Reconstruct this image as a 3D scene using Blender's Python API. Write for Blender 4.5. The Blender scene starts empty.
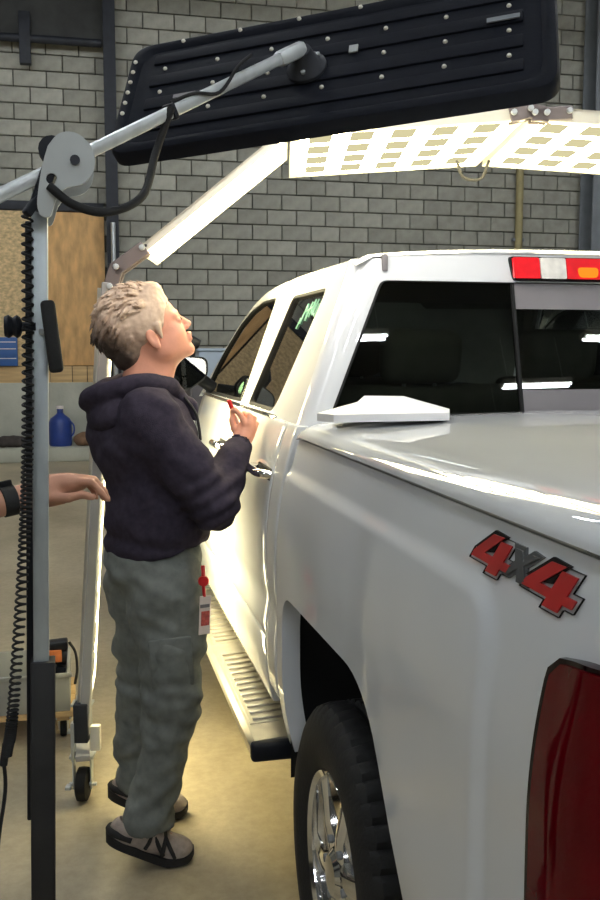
import bpy, bmesh, math, random
import numpy as np
from mathutils import Vector, Matrix
from mathutils.geometry import tessellate_polygon

random.seed(7)
scene = bpy.context.scene
COL = scene.collection
R = math.radians

# ------------------------------------------------------------------ camera
cam_d = bpy.data.cameras.new('camera')
cam = bpy.data.objects.new('camera', cam_d)
COL.objects.link(cam)
cam.location = (0, 0, 1.594)
cam.rotation_euler = (R(90 - 5.95), 0, R(-13.02))
cam_d.sensor_fit = 'HORIZONTAL'
cam_d.sensor_width = 36.0
cam_d.lens = 57.6
cam_d.clip_start = 0.05
cam_d.clip_end = 100
scene.camera = cam

# ------------------------------------------------------------------ world, exposure
world = bpy.data.worlds.new('hall_air')
scene.world = world
world.use_nodes = True
bg = world.node_tree.nodes['Background']
bg.inputs[0].default_value = (0.60, 0.66, 0.72, 1)
bg.inputs[1].default_value = 0.02
vs = scene.view_settings
vs.view_transform = 'Standard'
vs.look = 'None'
vs.exposure = 0.32
vs.gamma = 1.0
vs.use_curve_mapping = False
LED_POWER = 26.0         # lens of the light tunnel
LED_CELL = 0.6
CEIL_POWER = 82.0
PANEL_POWER = 6.5        # lens of the swing-arm panel

# ------------------------------------------------------------------ materials
def srgb(r, g, b):
    f = lambda c: (c / 255) / 12.92 if c / 255 <= 0.04045 else ((c / 255 + 0.055) / 1.055) ** 2.4
    return (f(r), f(g), f(b), 1.0)

MATS = {}
def mat(name, col, rough=0.6, metal=0.0, var=0.12, scale=8.0, bump=0.0, bump_scale=None, coat=0.0,
        spec=0.5, rand=0.0, detail=6.0, stretch=(1, 1, 1), emit=None, emit_strength=0.0, trans=0.0, ior=1.45):
    m = bpy.data.materials.new(name)
    m.use_nodes = True
    nt = m.node_tree
    b = nt.nodes['Principled BSDF']
    b.inputs['Roughness'].default_value = rough
    b.inputs['Metallic'].default_value = metal
    b.inputs['Coat Weight'].default_value = coat
    b.inputs['Coat Roughness'].default_value = 0.015
    b.inputs['Specular IOR Level'].default_value = spec
    b.inputs['Transmission Weight'].default_value = trans
    b.inputs['IOR'].default_value = ior
    if emit is not None:
        b.inputs['Emission Color'].default_value = emit
        b.inputs['Emission Strength'].default_value = emit_strength
    tc = nt.nodes.new('ShaderNodeTexCoord')
    mp = nt.nodes.new('ShaderNodeMapping')
    mp.inputs['Scale'].default_value = stretch
    nt.links.new(tc.outputs['Object'], mp.inputs['Vector'])
    n = nt.nodes.new('ShaderNodeTexNoise')
    n.inputs['Scale'].default_value = scale
    n.inputs['Detail'].default_value = detail
    nt.links.new(mp.outputs[0], n.inputs['Vector'])
    ramp = nt.nodes.new('ShaderNodeValToRGB')
    c = list(col)
    ramp.color_ramp.elements[0].position = 0.3
    ramp.color_ramp.elements[1].position = 0.7
    ramp.color_ramp.elements[0].color = [max(0, x * (1 - var)) for x in c[:3]] + [1]
    ramp.color_ramp.elements[1].color = [min(1, x * (1 + var)) for x in c[:3]] + [1]
    nt.links.new(n.outputs['Fac'], ramp.inputs['Fac'])
    out = ramp.outputs['Color']
    if rand > 0:
        oi = nt.nodes.new('ShaderNodeObjectInfo')
        mr = nt.nodes.new('ShaderNodeMapRange')
        mr.inputs['To Min'].default_value = 1 - rand
        mr.inputs['To Max'].default_value = 1 + rand
        nt.links.new(oi.outputs['Random'], mr.inputs['Value'])
        mx = nt.nodes.new('ShaderNodeVectorMath')
        mx.operation = 'SCALE'
        nt.links.new(out, mx.inputs[0])
        nt.links.new(mr.outputs[0], mx.inputs['Scale'])
        out = mx.outputs[0]
    nt.links.new(out, b.inputs['Base Color'])
    if bump > 0:
        n2 = nt.nodes.new('ShaderNodeTexNoise')
        n2.inputs['Scale'].default_value = bump_scale or scale * 6
        n2.inputs['Detail'].default_value = 5
        nt.links.new(mp.outputs[0], n2.inputs['Vector'])
        bp = nt.nodes.new('ShaderNodeBump')
        bp.inputs['Strength'].default_value = bump
        bp.inputs['Distance'].default_value = 0.01
        nt.links.new(n2.outputs['Fac'], bp.inputs['Height'])
        nt.links.new(bp.outputs[0], b.inputs['Normal'])
    MATS[name] = m
    return m

def emissive(name, col, strength):
    m = bpy.data.materials.new(name)
    m.use_nodes = True
    nt = m.node_tree
    nt.nodes.clear()
    o = nt.nodes.new('ShaderNodeOutputMaterial')
    e = nt.nodes.new('ShaderNodeEmission')
    e.inputs[0].default_value = col
    e.inputs[1].default_value = strength
    nt.links.new(e.outputs[0], o.inputs[0])
    MATS[name] = m
    return m

def tinted_glass(name, tint, gloss=1.0, rough=0.01, ior=1.5):
    m = bpy.data.materials.new(name)
    m.use_nodes = True
    nt = m.node_tree
    nt.nodes.clear()
    o = nt.nodes.new('ShaderNodeOutputMaterial')
    t = nt.nodes.new('ShaderNodeBsdfTransparent')
    t.inputs[0].default_value = tint
    g = nt.nodes.new('ShaderNodeBsdfGlossy')
    g.inputs['Color'].default_value = (gloss, gloss, gloss, 1)
    g.inputs['Roughness'].default_value = rough
    fr = nt.nodes.new('ShaderNodeFresnel')
    fr.inputs['IOR'].default_value = ior
    mx = nt.nodes.new('ShaderNodeMixShader')
    nt.links.new(fr.outputs[0], mx.inputs[0])
    nt.links.new(t.outputs[0], mx.inputs[1])
    nt.links.new(g.outputs[0], mx.inputs[2])
    nt.links.new(mx.outputs[0], o.inputs[0])
    MATS[name] = m
    return m

mat('paint_white', (0.64, 0.66, 0.68, 1), rough=0.7, spec=0.1, coat=1.0, var=0.01, scale=3)
mat('block', srgb(160, 158, 146), rough=0.92, var=0.16, scale=7, bump=0.5, bump_scale=70, rand=0.16)
mat('mortar', srgb(92, 90, 84), rough=0.95, var=0.1, scale=14, bump=0.3)
mat('wall_paint', srgb(120, 119, 112), rough=0.9, var=0.12, scale=2.0, bump=0.2)
mat('dark_band', srgb(66, 66, 64), rough=0.95, var=0.25, scale=3.0, bump=0.3)
mat('low_concrete', srgb(172, 171, 156), rough=0.92, var=0.12, scale=3.0, bump=0.3)
mat('roof_deck', srgb(90, 92, 94), rough=0.9, var=0.1, scale=2.0)
mat('steel_dark', srgb(42, 44, 50), rough=0.6, metal=0.2, var=0.2, scale=9)
mat('steel_grey', srgb(128, 132, 136), rough=0.6, metal=0.1, var=0.1, scale=5)
mat('galv', srgb(196, 200, 200), rough=0.38, metal=0.5, var=0.12, scale=30, stretch=(1, 1, 0.3))
mat('pole_steel', srgb(158, 165, 168), rough=0.4, metal=0.6, var=0.12, scale=30, stretch=(1, 1, 0.3))
mat('pipe_tan', srgb(158, 146, 104), rough=0.6, var=0.1, scale=10)
mat('plywood', srgb(212, 168, 112), rough=0.8, var=0.24, scale=3.0, stretch=(3.2, 3.2, 1.1), detail=8, bump=0.1)
mat('osb', srgb(210, 182, 136), rough=0.85, var=0.32, scale=16, detail=3, bump=0.3, stretch=(1, 1, 1.6))
mat('lumber', srgb(196, 164, 116), rough=0.8, var=0.16, scale=5, stretch=(0.4, 3, 6), rand=0.08)
mat('black_plastic', srgb(17, 20, 28), rough=0.5, spec=0.3, var=0.15, scale=20, bump=0.05)
mat('panel_black', srgb(14, 17, 26), rough=0.62, spec=0.16, var=0.15, scale=20, bump=0.05)
mat('black_rubber', srgb(17, 17, 18), rough=0.75, var=0.2, scale=30, bump=0.1)
mat('black_sleeve', srgb(20, 20, 22), rough=0.55, var=0.2, scale=20)
mat('tire_rubber', srgb(20, 20, 21), rough=0.7, var=0.25, scale=20, bump=0.15)
mat('chrome', (0.78, 0.78, 0.78, 1), rough=0.08, metal=1.0, var=0.04, scale=3)
mat('step_metal', srgb(196, 190, 176), rough=0.35, metal=0.75, var=0.1, scale=12)
mat('plate_grey', srgb(165, 168, 166), rough=0.5, metal=0.4, var=0.06, scale=12)
mat('hinge_grey', srgb(122, 112, 110), rough=0.5, metal=0.4, var=0.08, scale=12)
mat('frame_white', srgb(225, 220, 205), rough=0.5, var=0.04, scale=8)
mat('frame_grey', srgb(170, 168, 165), rough=0.5, var=0.05, scale=8)
mat('badge_red', srgb(178, 26, 28), rough=0.3, coat=0.6, var=0.08, scale=30)
mat('badge_black', srgb(12, 12, 14), rough=0.5, spec=0.2, coat=0.0, var=0.1, scale=30)
mat('badge_grey', srgb(74, 76, 78), rough=0.35, coat=0.5, var=0.1, scale=30)
mat('lamp_red', srgb(84, 0, 9), rough=0.05, spec=0.15, coat=0.12, var=0.15, scale=9)
mat('lamp_dark', srgb(20, 3, 6), rough=0.12, spec=0.15, coat=0.12, var=0.15, scale=9)
mat('brake_red', srgb(225, 30, 40), rough=0.15, coat=1.0, var=0.1, scale=30, emit=srgb(235, 40, 45), emit_strength=0.12)
mat('brake_clear', srgb(225, 222, 215), rough=0.12, coat=1.0, var=0.15, scale=40)
emissive('brake_bulb', srgb(255, 120, 30), 1.4)
mat('trim_grey', srgb(120, 116, 118), rough=0.45, var=0.06, scale=10)
mat('seat_dark', srgb(100, 97, 90), rough=0.8, var=0.15, scale=20)
mat('cabin_dark', srgb(92, 92, 86), rough=0.85, var=0.15, scale=10)
mat('mirror_glass', (0.8, 0.82, 0.8, 1), rough=0.01, metal=1.0, var=0.0)
mat('underbody', srgb(12, 12, 12), rough=0.9, var=0.2, scale=8)
mat('paper', srgb(240, 238, 236), rough=0.6, var=0.02, scale=8)
mat('skin', srgb(214, 150, 124), rough=0.55, var=0.06, scale=25, bump=0.05)
mat('skin_tan', srgb(176, 128, 104), rough=0.55, var=0.08, scale=25, bump=0.05)
mat('hoodie', srgb(54, 49, 60), rough=0.95, var=0.18, scale=60, bump=0.25, bump_scale=400, spec=0.1)
mat('trousers', srgb(112, 116, 112), rough=0.95, var=0.14, scale=40, bump=0.2, bump_scale=500, spec=0.1)
mat('shirt_plain', srgb(86, 90, 100), rough=0.95, var=0.1, scale=30)
mat('shoe_mesh', srgb(158, 146, 138), rough=0.8, var=0.15, scale=60, bump=0.2)
mat('shoe_dark', srgb(34, 33, 34), rough=0.8, var=0.2, scale=40)
mat('shoe_pink', srgb(150, 92, 84), rough=0.8, var=0.1, scale=40)
mat('red_plastic', srgb(205, 30, 36), rough=0.4, var=0.06, scale=20)
mat('card_white', srgb(226, 214, 208), rough=0.5, var=0.04, scale=30)
mat('card_print', srgb(196, 92, 84), rough=0.6, var=0.35, scale=120)
mat('blue_plastic', srgb(40, 62, 128), rough=0.35, var=0.12, scale=10)
mat('blue_box', srgb(52, 92, 150), rough=0.5, var=0.1, scale=10)
mat('clutter_brown', srgb(120, 92, 70), rough=0.9, var=0.25, scale=14)
mat('clutter_dark', srgb(62, 56, 52), rough=0.9, var=0.25, scale=14)
mat('panel_pale', srgb(176, 190, 205), rough=0.5, var=0.04, scale=6)
mat('cabinet_grey', srgb(92, 88, 90), rough=0.6, var=0.08, scale=6)
mat('crate_grey', srgb(150, 150, 142), rough=0.7, var=0.08, scale=10)
mat('scribble', srgb(150, 205, 175), rough=0.6, var=0.05, scale=20)
mat('orange_label', srgb(190, 110, 60), rough=0.6, var=0.1, scale=30)
tinted_glass('glass_rear', (0.55, 0.58, 0.54, 1), ior=1.5)
tinted_glass('glass_side', (0.42, 0.39, 0.35, 1), ior=1.6)
tinted_glass('glass_clear', (0.75, 0.80, 0.78, 1))
LED_COL = (1.0, 0.87, 0.50, 1)
emissive('led_lens', LED_COL, LED_POWER)
emissive('led_cell', (0.95, 0.86, 0.50, 1), LED_CELL)
emissive('panel_lens', (1.0, 0.95, 0.86, 1), PANEL_POWER)
emissive('tube_glow', (0.88, 0.94, 1.0, 1), CEIL_POWER)

# concrete floor with stains and fine speckle
def floor_material():
    m = bpy.data.materials.new('floor_concrete')
    m.use_nodes = True
    nt = m.node_tree
    b = nt.nodes['Principled BSDF']
    tc = nt.nodes.new('ShaderNodeTexCoord')
    def noise(scale, detail, rough=0.6, stretch=(1, 1, 1)):
        mp = nt.nodes.new('ShaderNodeMapping')
        mp.inputs['Scale'].default_value = stretch
        nt.links.new(tc.outputs['Object'], mp.inputs['Vector'])
        n = nt.nodes.new('ShaderNodeTexNoise')
        n.inputs['Scale'].default_value = scale
        n.inputs['Detail'].default_value = detail
        n.inputs['Roughness'].default_value = rough
        nt.links.new(mp.outputs[0], n.inputs['Vector'])
        return n.outputs['Fac']
    r1 = nt.nodes.new('ShaderNodeValToRGB')
    r1.color_ramp.elements[0].position = 0.32
    r1.color_ramp.elements[1].position = 0.70
    r1.color_ramp.elements[0].color = srgb(150, 138, 112)
    r1.color_ramp.elements[1].color = srgb(192, 179, 150)
    nt.links.new(noise(1.3, 8, 0.62, (1, 0.7, 1)), r1.inputs['Fac'])
    r2 = nt.nodes.new('ShaderNodeValToRGB')
    r2.color_ramp.elements[0].position = 0.38
    r2.color_ramp.elements[1].position = 0.62
    r2.color_ramp.elements[0].color = (0.72, 0.71, 0.69, 1)
    r2.color_ramp.elements[1].color = (1, 1, 1, 1)
    nt.links.new(noise(26, 6, 0.7), r2.inputs['Fac'])
    mx = nt.nodes.new('ShaderNodeMix')
    mx.data_type = 'RGBA'
    mx.blend_type = 'MULTIPLY'
    mx.inputs['Factor'].default_value = 0.55
    nt.links.new(r1.outputs[0], mx.inputs['A'])
    nt.links.new(r2.outputs[0], mx.inputs['B'])
    nt.links.new(mx.outputs['Result'], b.inputs['Base Color'])
    b.inputs['Roughness'].default_value = 0.42
    bp = nt.nodes.new('ShaderNodeBump')
    bp.inputs['Strength'].default_value = 0.12
    bp.inputs['Distance'].default_value = 0.01
    nt.links.new(noise(60, 4), bp.inputs['Height'])
    nt.links.new(bp.outputs[0], b.inputs['Normal'])
    MATS['floor_concrete'] = m
floor_material()

# hair: pale ash on the crown, darker brown at the nape, partly painted shade
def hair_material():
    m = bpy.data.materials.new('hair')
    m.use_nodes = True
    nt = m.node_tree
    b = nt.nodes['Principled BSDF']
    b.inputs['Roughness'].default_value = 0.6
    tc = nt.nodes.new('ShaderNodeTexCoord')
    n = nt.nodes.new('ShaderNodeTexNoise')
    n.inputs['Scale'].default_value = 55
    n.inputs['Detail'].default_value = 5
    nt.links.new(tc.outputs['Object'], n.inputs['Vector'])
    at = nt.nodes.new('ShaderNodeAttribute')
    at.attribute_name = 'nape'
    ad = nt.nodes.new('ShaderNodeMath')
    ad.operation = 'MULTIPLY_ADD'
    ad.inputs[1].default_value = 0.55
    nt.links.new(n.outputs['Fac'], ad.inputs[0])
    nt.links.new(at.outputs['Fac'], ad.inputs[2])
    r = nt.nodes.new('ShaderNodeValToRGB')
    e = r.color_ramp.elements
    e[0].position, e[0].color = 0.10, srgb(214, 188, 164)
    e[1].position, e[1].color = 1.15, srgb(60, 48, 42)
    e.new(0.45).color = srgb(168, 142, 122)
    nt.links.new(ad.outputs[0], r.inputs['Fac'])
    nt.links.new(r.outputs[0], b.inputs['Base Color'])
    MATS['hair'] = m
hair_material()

# ------------------------------------------------------------------ object helpers
def link(o, parent=None):
    COL.objects.link(o)
    if parent is not None:
        o.parent = parent
    return o

def tag(o, label=None, cat=None, group=None, kind=None):
    if label: o['label'] = label
    if cat: o['category'] = cat
    if group: o['group'] = group
    if kind: o['kind'] = kind
    return o

def empty(name, loc=(0, 0, 0), rz=0.0):
    o = bpy.data.objects.new(name, None)
    o.empty_display_size = 0.1
    o.location = loc
    o.rotation_euler = (0, 0, rz)
    COL.objects.link(o)
    return o

def mesh_obj(name, verts, faces, m, parent=None, smooth=False, angle=None):
    me = bpy.data.meshes.new(name)
    me.from_pydata([tuple(v) for v in verts], [], [tuple(f) for f in faces])
    me.materials.append(MATS[m])
    o = bpy.data.objects.new(name, me)
    if smooth:
        me.polygons.foreach_set('use_smooth', [True] * len(me.polygons))
        if angle:
            me.set_sharp_from_angle(angle=R(angle))
    me.update()
    return link(o, parent)

def bm_obj(name, bm, m, parent=None, smooth=False, angle=40):
    me = bpy.data.meshes.new(name)
    bmesh.ops.recalc_face_normals(bm, faces=bm.faces)
    bm.to_mesh(me)
    bm.free()
    me.materials.append(MATS[m])
    if smooth:
        me.polygons.foreach_set('use_smooth', [True] * len(me.polygons))
        me.set_sharp_from_angle(angle=R(angle))
    o = bpy.data.objects.new(name, me)
    return link(o, parent)

def box(bm, c, s, rot=None, bevel=0.0, seg=2):
    r = bmesh.ops.create_cube(bm, size=1.0)
    vs_ = r['verts']
    M = Matrix.Translation(c) @ (rot.to_4x4() if rot is not None else Matrix.Identity(4)) @ Matrix.Diagonal((s[0], s[1], s[2], 1))
    bmesh.ops.transform(bm, matrix=M, verts=vs_)
    if bevel > 0:
        ed = list({e for v in vs_ for e in v.link_edges})
        bmesh.ops.bevel(bm, geom=ed, offset=bevel, segments=seg, affect='EDGES', profile=0.5)
    return vs_

def box_obj(name, c, s, m, parent=None, rot=None, bevel=0.0, seg=2):
    bm = bmesh.new()
    box(bm, c, s, rot, bevel, seg)
    return bm_obj(name, bm, m, parent, smooth=bevel > 0, angle=35)

def frames(pts):
    pts = [Vector(p) for p in pts]
    T = []
    for i in range(len(pts)):
        a = pts[max(i - 1, 0)]; b = pts[min(i + 1, len(pts) - 1)]
        T.append((b - a).normalized())
    up = Vector((0, 0, 1)) if abs(T[0].z) < 0.9 else Vector((0, 1, 0))
    n = (up - T[0] * up.dot(T[0])).normalized()
    N = [n]
    for i in range(1, len(pts)):
        n = N[-1] - T[i] * N[-1].dot(T[i])
        N.append(n.normalized())
    return pts, T, N

def tube(bm, pts, r, seg=8, caps=True):
    pts, T, N = frames(pts)
    rs = r if isinstance(r, (list, tuple)) else [r] * len(pts)
    rings = []
    for p, t, n, rr in zip(pts, T, N, rs):
        b = t.cross(n)
        rings.append([bm.verts.new(p + (n * math.cos(2 * math.pi * k / seg) + b * math.sin(2 * math.pi * k / seg)) * rr) for k in range(seg)])
    for i in range(len(rings) - 1):
        for k in range(seg):
            bm.faces.new((rings[i][k], rings[i][(k + 1) % seg], rings[i + 1][(k + 1) % seg], rings[i + 1][k]))
    if caps:
        bm.faces.new(rings[0][::-1])
        bm.faces.new(rings[-1])

def tube_obj(name, pts, r, m, parent=None, seg=10):
    bm = bmesh.new()
    tube(bm, pts, r, seg)
    return bm_obj(name, bm, m, parent, smooth=True, angle=50)

def spline(pts, n=8):
    P = [Vector(p) for p in pts]
    P = [P[0] * 2 - P[1]] + P + [P[-1] * 2 - P[-2]]
    out = []
    for i in range(1, len(P) - 2):
        for k in range(n):
            t = k / n
            a, b, c, d = P[i - 1], P[i], P[i + 1], P[i + 2]
            out.append(0.5 * ((2 * b) + (c - a) * t + (2 * a - 5 * b + 4 * c - d) * t * t + (3 * b - a - 3 * c + d) * t ** 3))
    out.append(P[-2])
    return out

def lathe_obj(name, prof, m, parent=None, seg=32, axis='Z', loc=(0, 0, 0), close=False):
    bm = bmesh.new()
    rings = []
    for r_, h in prof:
        ring = []
        for k in range(seg):
            a = 2 * math.pi * k / seg
            v = (r_ * math.cos(a), r_ * math.sin(a), h)
            if axis == 'X': v = (h, v[0], v[1])
            elif axis == 'Y': v = (v[0], h, v[1])
            ring.append(bm.verts.new(Vector(v) + Vector(loc)))
        rings.append(ring)
    n = len(rings)
    for i in range(n if close else n - 1):
        A, B = rings[i], rings[(i + 1) % n]
        for k in range(seg):
            bm.faces.new((A[k], A[(k + 1) % seg], B[(k + 1) % seg], B[k]))
    if not close:
        if prof[0][0] > 1e-5: bm.faces.new(rings[0])
        if prof[-1][0] > 1e-5: bm.faces.new(rings[-1])
    bmesh.ops.remove_doubles(bm, verts=bm.verts, dist=1e-6)
    return bm_obj(name, bm, m, parent, smooth=True, angle=35)

def poly_plate(name, loops, mapf, thick, m, parent=None, bevel=0.0):
    """flat outline (first loop) with holes, given thickness; mapf(s,t,depth)->xyz"""
    bm = bmesh.new()
    flat = [p for lp in loops for p in lp]
    tris = tessellate_polygon([[Vector((p[0], p[1], 0)) for p in lp] for lp in loops])
    A = [bm.verts.new(mapf(p[0], p[1], 0.0)) for p in flat]
    B = [bm.verts.new(mapf(p[0], p[1], thick)) for p in flat]
    for t in tris:
        for L_, f in ((A, t), (B, t[::-1])):
            try: bm.faces.new([L_[k] for k in f])
            except ValueError: pass
    base = 0
    for lp in loops:
        n_ = len(lp)
        for k in range(n_):
            a, b = base + k, base + (k + 1) % n_
            try: bm.faces.new((A[a], A[b], B[b], B[a]))
            except ValueError: pass
        base += n_
    return bm_obj(name, bm, m, parent)

def round_poly(pts, r, n=4):
    out = []
    N = len(pts)
    for i in range(N):
        p = Vector(pts[i]).to_2d(); a = Vector(pts[i - 1]).to_2d(); b = Vector(pts[(i + 1) % N]).to_2d()
        rr = r[i] if isinstance(r, (list, tuple)) else r
        da = (a - p); db = (b - p)
        rr = min(rr, da.length * 0.45, db.length * 0.45)
        s = p + da.normalized() * rr; e = p + db.normalized() * rr
        for k in range(n + 1):
            t = k / n
            q = s * (1 - t) ** 2 + p * 2 * t * (1 - t) + e * t * t
            out.append((q.x, q.y))
    return out

def smoothstep(a, b, x):
    t = min(1, max(0, (x - a) / (b - a)))
    return t * t * (3 - 2 * t)

# ------------------------------------------------------------------ setting: floor, walls, ceiling
WY = 15.0                                   # face of the far block wall
X0, X1, YB, ZC = -9.0, 13.0, -14.5, 7.6
bm = bmesh.new(); box(bm, ((X0 + X1) / 2, (YB + WY + 0.4) / 2, -0.05), (X1 - X0 + 0.6, WY - YB + 1.0, 0.1))
tag(bm_obj('floor', bm, 'floor_concrete'), 'worn tan concrete workshop floor', kind='structure')
tag(box_obj('wall_left', (X0 - 0.1, (YB + WY) / 2, ZC / 2), (0.2, WY - YB, ZC), 'wall_paint'), 'plain grey side wall of the hall', kind='structure')
tag(box_obj('wall_right', (X1 + 0.1, (YB + WY) / 2, ZC / 2), (0.2, WY - YB, ZC), 'wall_paint'), 'plain grey far side wall of the hall', kind='structure')
tag(box_obj('wall_behind', ((X0 + X1) / 2, YB - 0.1, ZC / 2), (X1 - X0 + 0.4, 0.2, ZC), 'wall_paint'), 'plain grey wall behind the viewer', kind='structure')
tag(box_obj('ceiling', ((X0 + X1) / 2, (YB + WY) / 2, ZC + 0.08), (X1 - X0 + 0.4, WY - YB + 0.6, 0.16), 'roof_deck'), 'dark metal roof deck', kind='structure')

wall = tag(box_obj('wall_back', ((X0 + X1) / 2, WY + 0.15, ZC / 2), (X1 - X0 + 0.4, 0.28, ZC), 'mortar'),
           'grey concrete block wall at the end of the hall', kind='structure')
BW, BH, G = 0.468, 0.234, 0.016
def brick_mesh(w):
    bm = bmesh.new()
    d = 0.05; c = 0.006
    x, z = w / 2 - G / 2, BH / 2 - G / 2
    fr = [bm.verts.new(p) for p in ((-x + c, -d, -z + c), (x - c, -d, -z + c), (x - c, -d, z - c), (-x + c, -d, z - c))]
    md = [bm.verts.new(p) for p in ((-x, -d + c, -z), (x, -d + c, -z), (x, -d + c, z), (-x, -d + c, z))]
    bk = [bm.verts.new(p) for p in ((-x, 0.03, -z), (x, 0.03, -z), (x, 0.03, z), (-x, 0.03, z))]
    bm.faces.new(fr)
    for A, B in ((fr, md), (md, bk)):
        for k in range(4):
            bm.faces.new((A[k], B[k], B[(k + 1) % 4], A[(k + 1) % 4]))
    bmesh.ops.recalc_face_normals(bm, faces=bm.faces)
    me = bpy.data.meshes.new('brick')
    bm.to_mesh(me); bm.free()
    me.materials.append(MATS['block'])
    return me
bme = brick_mesh(BW)
# which blocks lie inside the photograph's field of view and are not behind the truck or the big lamps
def in_view(x, z):
    d = Vector((x, WY - 0.05, z - 1.594))
    yw, pt = R(13.02), R(5.95)
    r = d.x * math.cos(yw) - d.y * math.sin(yw); f = d.x * math.sin(yw) + d.y * math.cos(yw)
    dep = f * math.cos(pt) - d.z * math.sin(pt); up = d.z * math.cos(pt) + f * math.sin(pt)
    px, py = 300 + 960 * r / dep, 450 - 960 * up / dep
    if not (-14 < px < 588 and -8 < py < 400): return False
    if px < 106 and (py > 198 or py < 46): return False
    if px > 225 and py > 385 - 0.85 * (px - 225): return False
    if px > 300 and py > 268: return False
    if 140 < px < 540 and py < 140 - 0.13 * (px - 115) and py > 70 - 0.2 * (px - 128): return False
    if 300 < px and 142 < py < 166: return False
    return True
shell_v, shell_f, n_brick = [], [], 0
tv = [v.co.copy() for v in bme.vertices]; tf = [tuple(p.vertices) for p in bme.polygons]
row = 0
z = BH / 2 + 0.02
while z < ZC - 0.1:
    x = X0 + (BW / 2 if row % 2 else 0) + BW / 2
    while x < X1:
        hidden = (x < 0.55 and x > -4.2 and 1.15 < z < 3.7) or (x < 0.50 and x > -4.2 and z < 1.1)
        if not hidden and not (x < 0.5 and z > 6.05):
            if n_brick < 298 and in_view(x, z):
                o = bpy.data.objects.new('brick', bme)
                o.location = (x - wall.location.x, WY + random.uniform(-0.004, 0.004), z)
                o.rotation_euler = (random.uniform(-0.004, 0.004), 0, random.uniform(-0.004, 0.004))
                link(o, wall); n_brick += 1
            else:
                b0 = len(shell_v)
                shell_v += [(v.x + x, v.y + WY, v.z + z) for v in tv]
                shell_f += [tuple(i + b0 for i in f) for f in tf]
        x += BW
    z += BH; row += 1
tag(mesh_obj('block_field', shell_v, shell_f, 'block', wall), 'the remaining concrete blocks of the wall', kind='stuff')

tag(box_obj('trim_1', (-1.9, WY - 0.06, 6.8), (4.75, 0.16, 1.55), 'dark_band'), 'dark plain band above the boarded opening', kind='structure')  # mottled dark band in place of blocks, top left of the wall
tag(box_obj('trim_2', (-1.9, WY - 0.1, 0.62), (4.8, 0.22, 0.98), 'low_concrete', bevel=0.01), 'pale concrete plinth below the boarded opening', kind='structure')
tag(box_obj('trim_3', (-2.2, 14.45, 0.10), (6.4, 0.75, 0.2), 'low_concrete', bevel=0.02), 'low concrete kerb running along the wall foot', kind='structure')

# boarded opening
bo = tag(empty('boarded_opening', (-1.7, WY, 1.1)), 'wall opening boarded up with particle board and plywood', 'boarding')
def board(name, x0, x1, z0, z1, m, y0=-0.1, t=0.04, bev=0.004):
    return box_obj(name, ((x0 + x1) / 2 + 1.7, y0, (z0 + z1) / 2 - 1.1), (x1 - x0, t, z1 - z0), m, bo, bevel=bev)
board('particle_board', -3.4, -0.62, 1.36, 3.62, 'osb')
board('plywood_sheet', -0.585, 0.44, 1.36, 3.62, 'plywood')
board('header_board', -3.4, 0.44, 3.63, 3.76, 'steel_dark', -0.11, 0.08)
for a, b in ((-3.4, -1.32), (-1.31, -0.4), (-0.39, -0.08), (-0.07, 0.14), (0.15, 0.44)):
    board('sill_board', a, b, 1.10, 1.35, 'lumber', -0.13, 0.09)

def i_column(name, x, y, w, dpt, label, m, m2=None):
    r = tag(empty(name, (x, y, 0)), label, 'column')
    box_obj('flange', (0, -dpt / 2, ZC / 2), (w, 0.025, ZC), m, r)
    box_obj('flange', (0, dpt / 2, ZC / 2), (w, 0.025, ZC), m, r)
    box_obj('web', (0, 0, ZC / 2), (0.03, dpt, ZC), m, r)
    box_obj('base_plate', (0, 0, 0.02), (w + 0.16, dpt + 0.16, 0.04), m, r)
    return r
cl = i_column('steel_column', 0.56, WY - 0.26, 0.17, 0.17, 'dark slim steel column left of the block wall, beside the plywood', 'steel_dark')
tube_obj('conduit', [(0.0, -0.16, 0.3), (0.0, -0.16, 3.45)], 0.035, 'galv', cl, 8)
i_column('steel_column', 8.50, WY - 0.40, 0.62, 0.40, 'wide grey steel column at the right end of the block wall', 'steel_grey')
pp = tag(empty('wall_pipe', (7.13, WY - 0.14, 0.2)), 'tan vertical pipe clamped to the block wall', 'pipe')
tube_obj('riser', [(0, 0, -0.1), (0, 0, 7.2)], 0.062, 'pipe_tan', pp, 12)
for zz in (1.2, 3.2, 5.2):
    box_obj('clamp', (0, 0.03, zz), (0.2, 0.07, 0.05), 'steel_grey', pp, bevel=0.005)
hp = tag(empty('overhead_pipe', (-1.9, WY - 0.24, 6.02)), 'dark horizontal pipe high on the left of the wall', 'pipe')
tube_obj('run', [(-2.4, 0, 0), (2.35, 0, 0)], 0.06, 'steel_dark', hp, 10)
box_obj('hanger', (1.28, 0, 0.0), (0.16, 0.12, 0.72), 'steel_dark', hp, bevel=0.01)

# ceiling tube fixtures; the far rows are added, unseen, to brighten the block wall
def tube_fixture(x, y, z, rz, label):
    r = tag(empty('tube_light', (x, y, z), rz), label, 'light', 'twin tube lights under the roof')
    box_obj('housing', (0, 0, 0.04), (1.25, 0.22, 0.08), 'frame_white', r, bevel=0.01)
    for s in (-1, 1):
        tube_obj('tube', [(-0.6, s * 0.06, -0.02), (0.6, s * 0.06, -0.02)], 0.02, 'tube_glow', r, 8)
    for s in (-0.5, 0.5):
        tube_obj('hanger_rod', [(s, 0, 0.08), (s, 0, ZC - z)], 0.006, 'galv', r, 6)
for i, y in enumerate((-12.6, -10.6, -8.7, -7.0, -3.0, 0.5, 4.0, 7.5, 10.6)):
    for j, x in enumerate((-5.5, -1.2, 3.2, 7.6)):
        tube_fixture(x + (0.6 if i % 2 else 0), y, 6.7, 0.05 * ((i + j) % 3 - 1), 'white twin tube light hanging under the roof deck, out over the hall')

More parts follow.
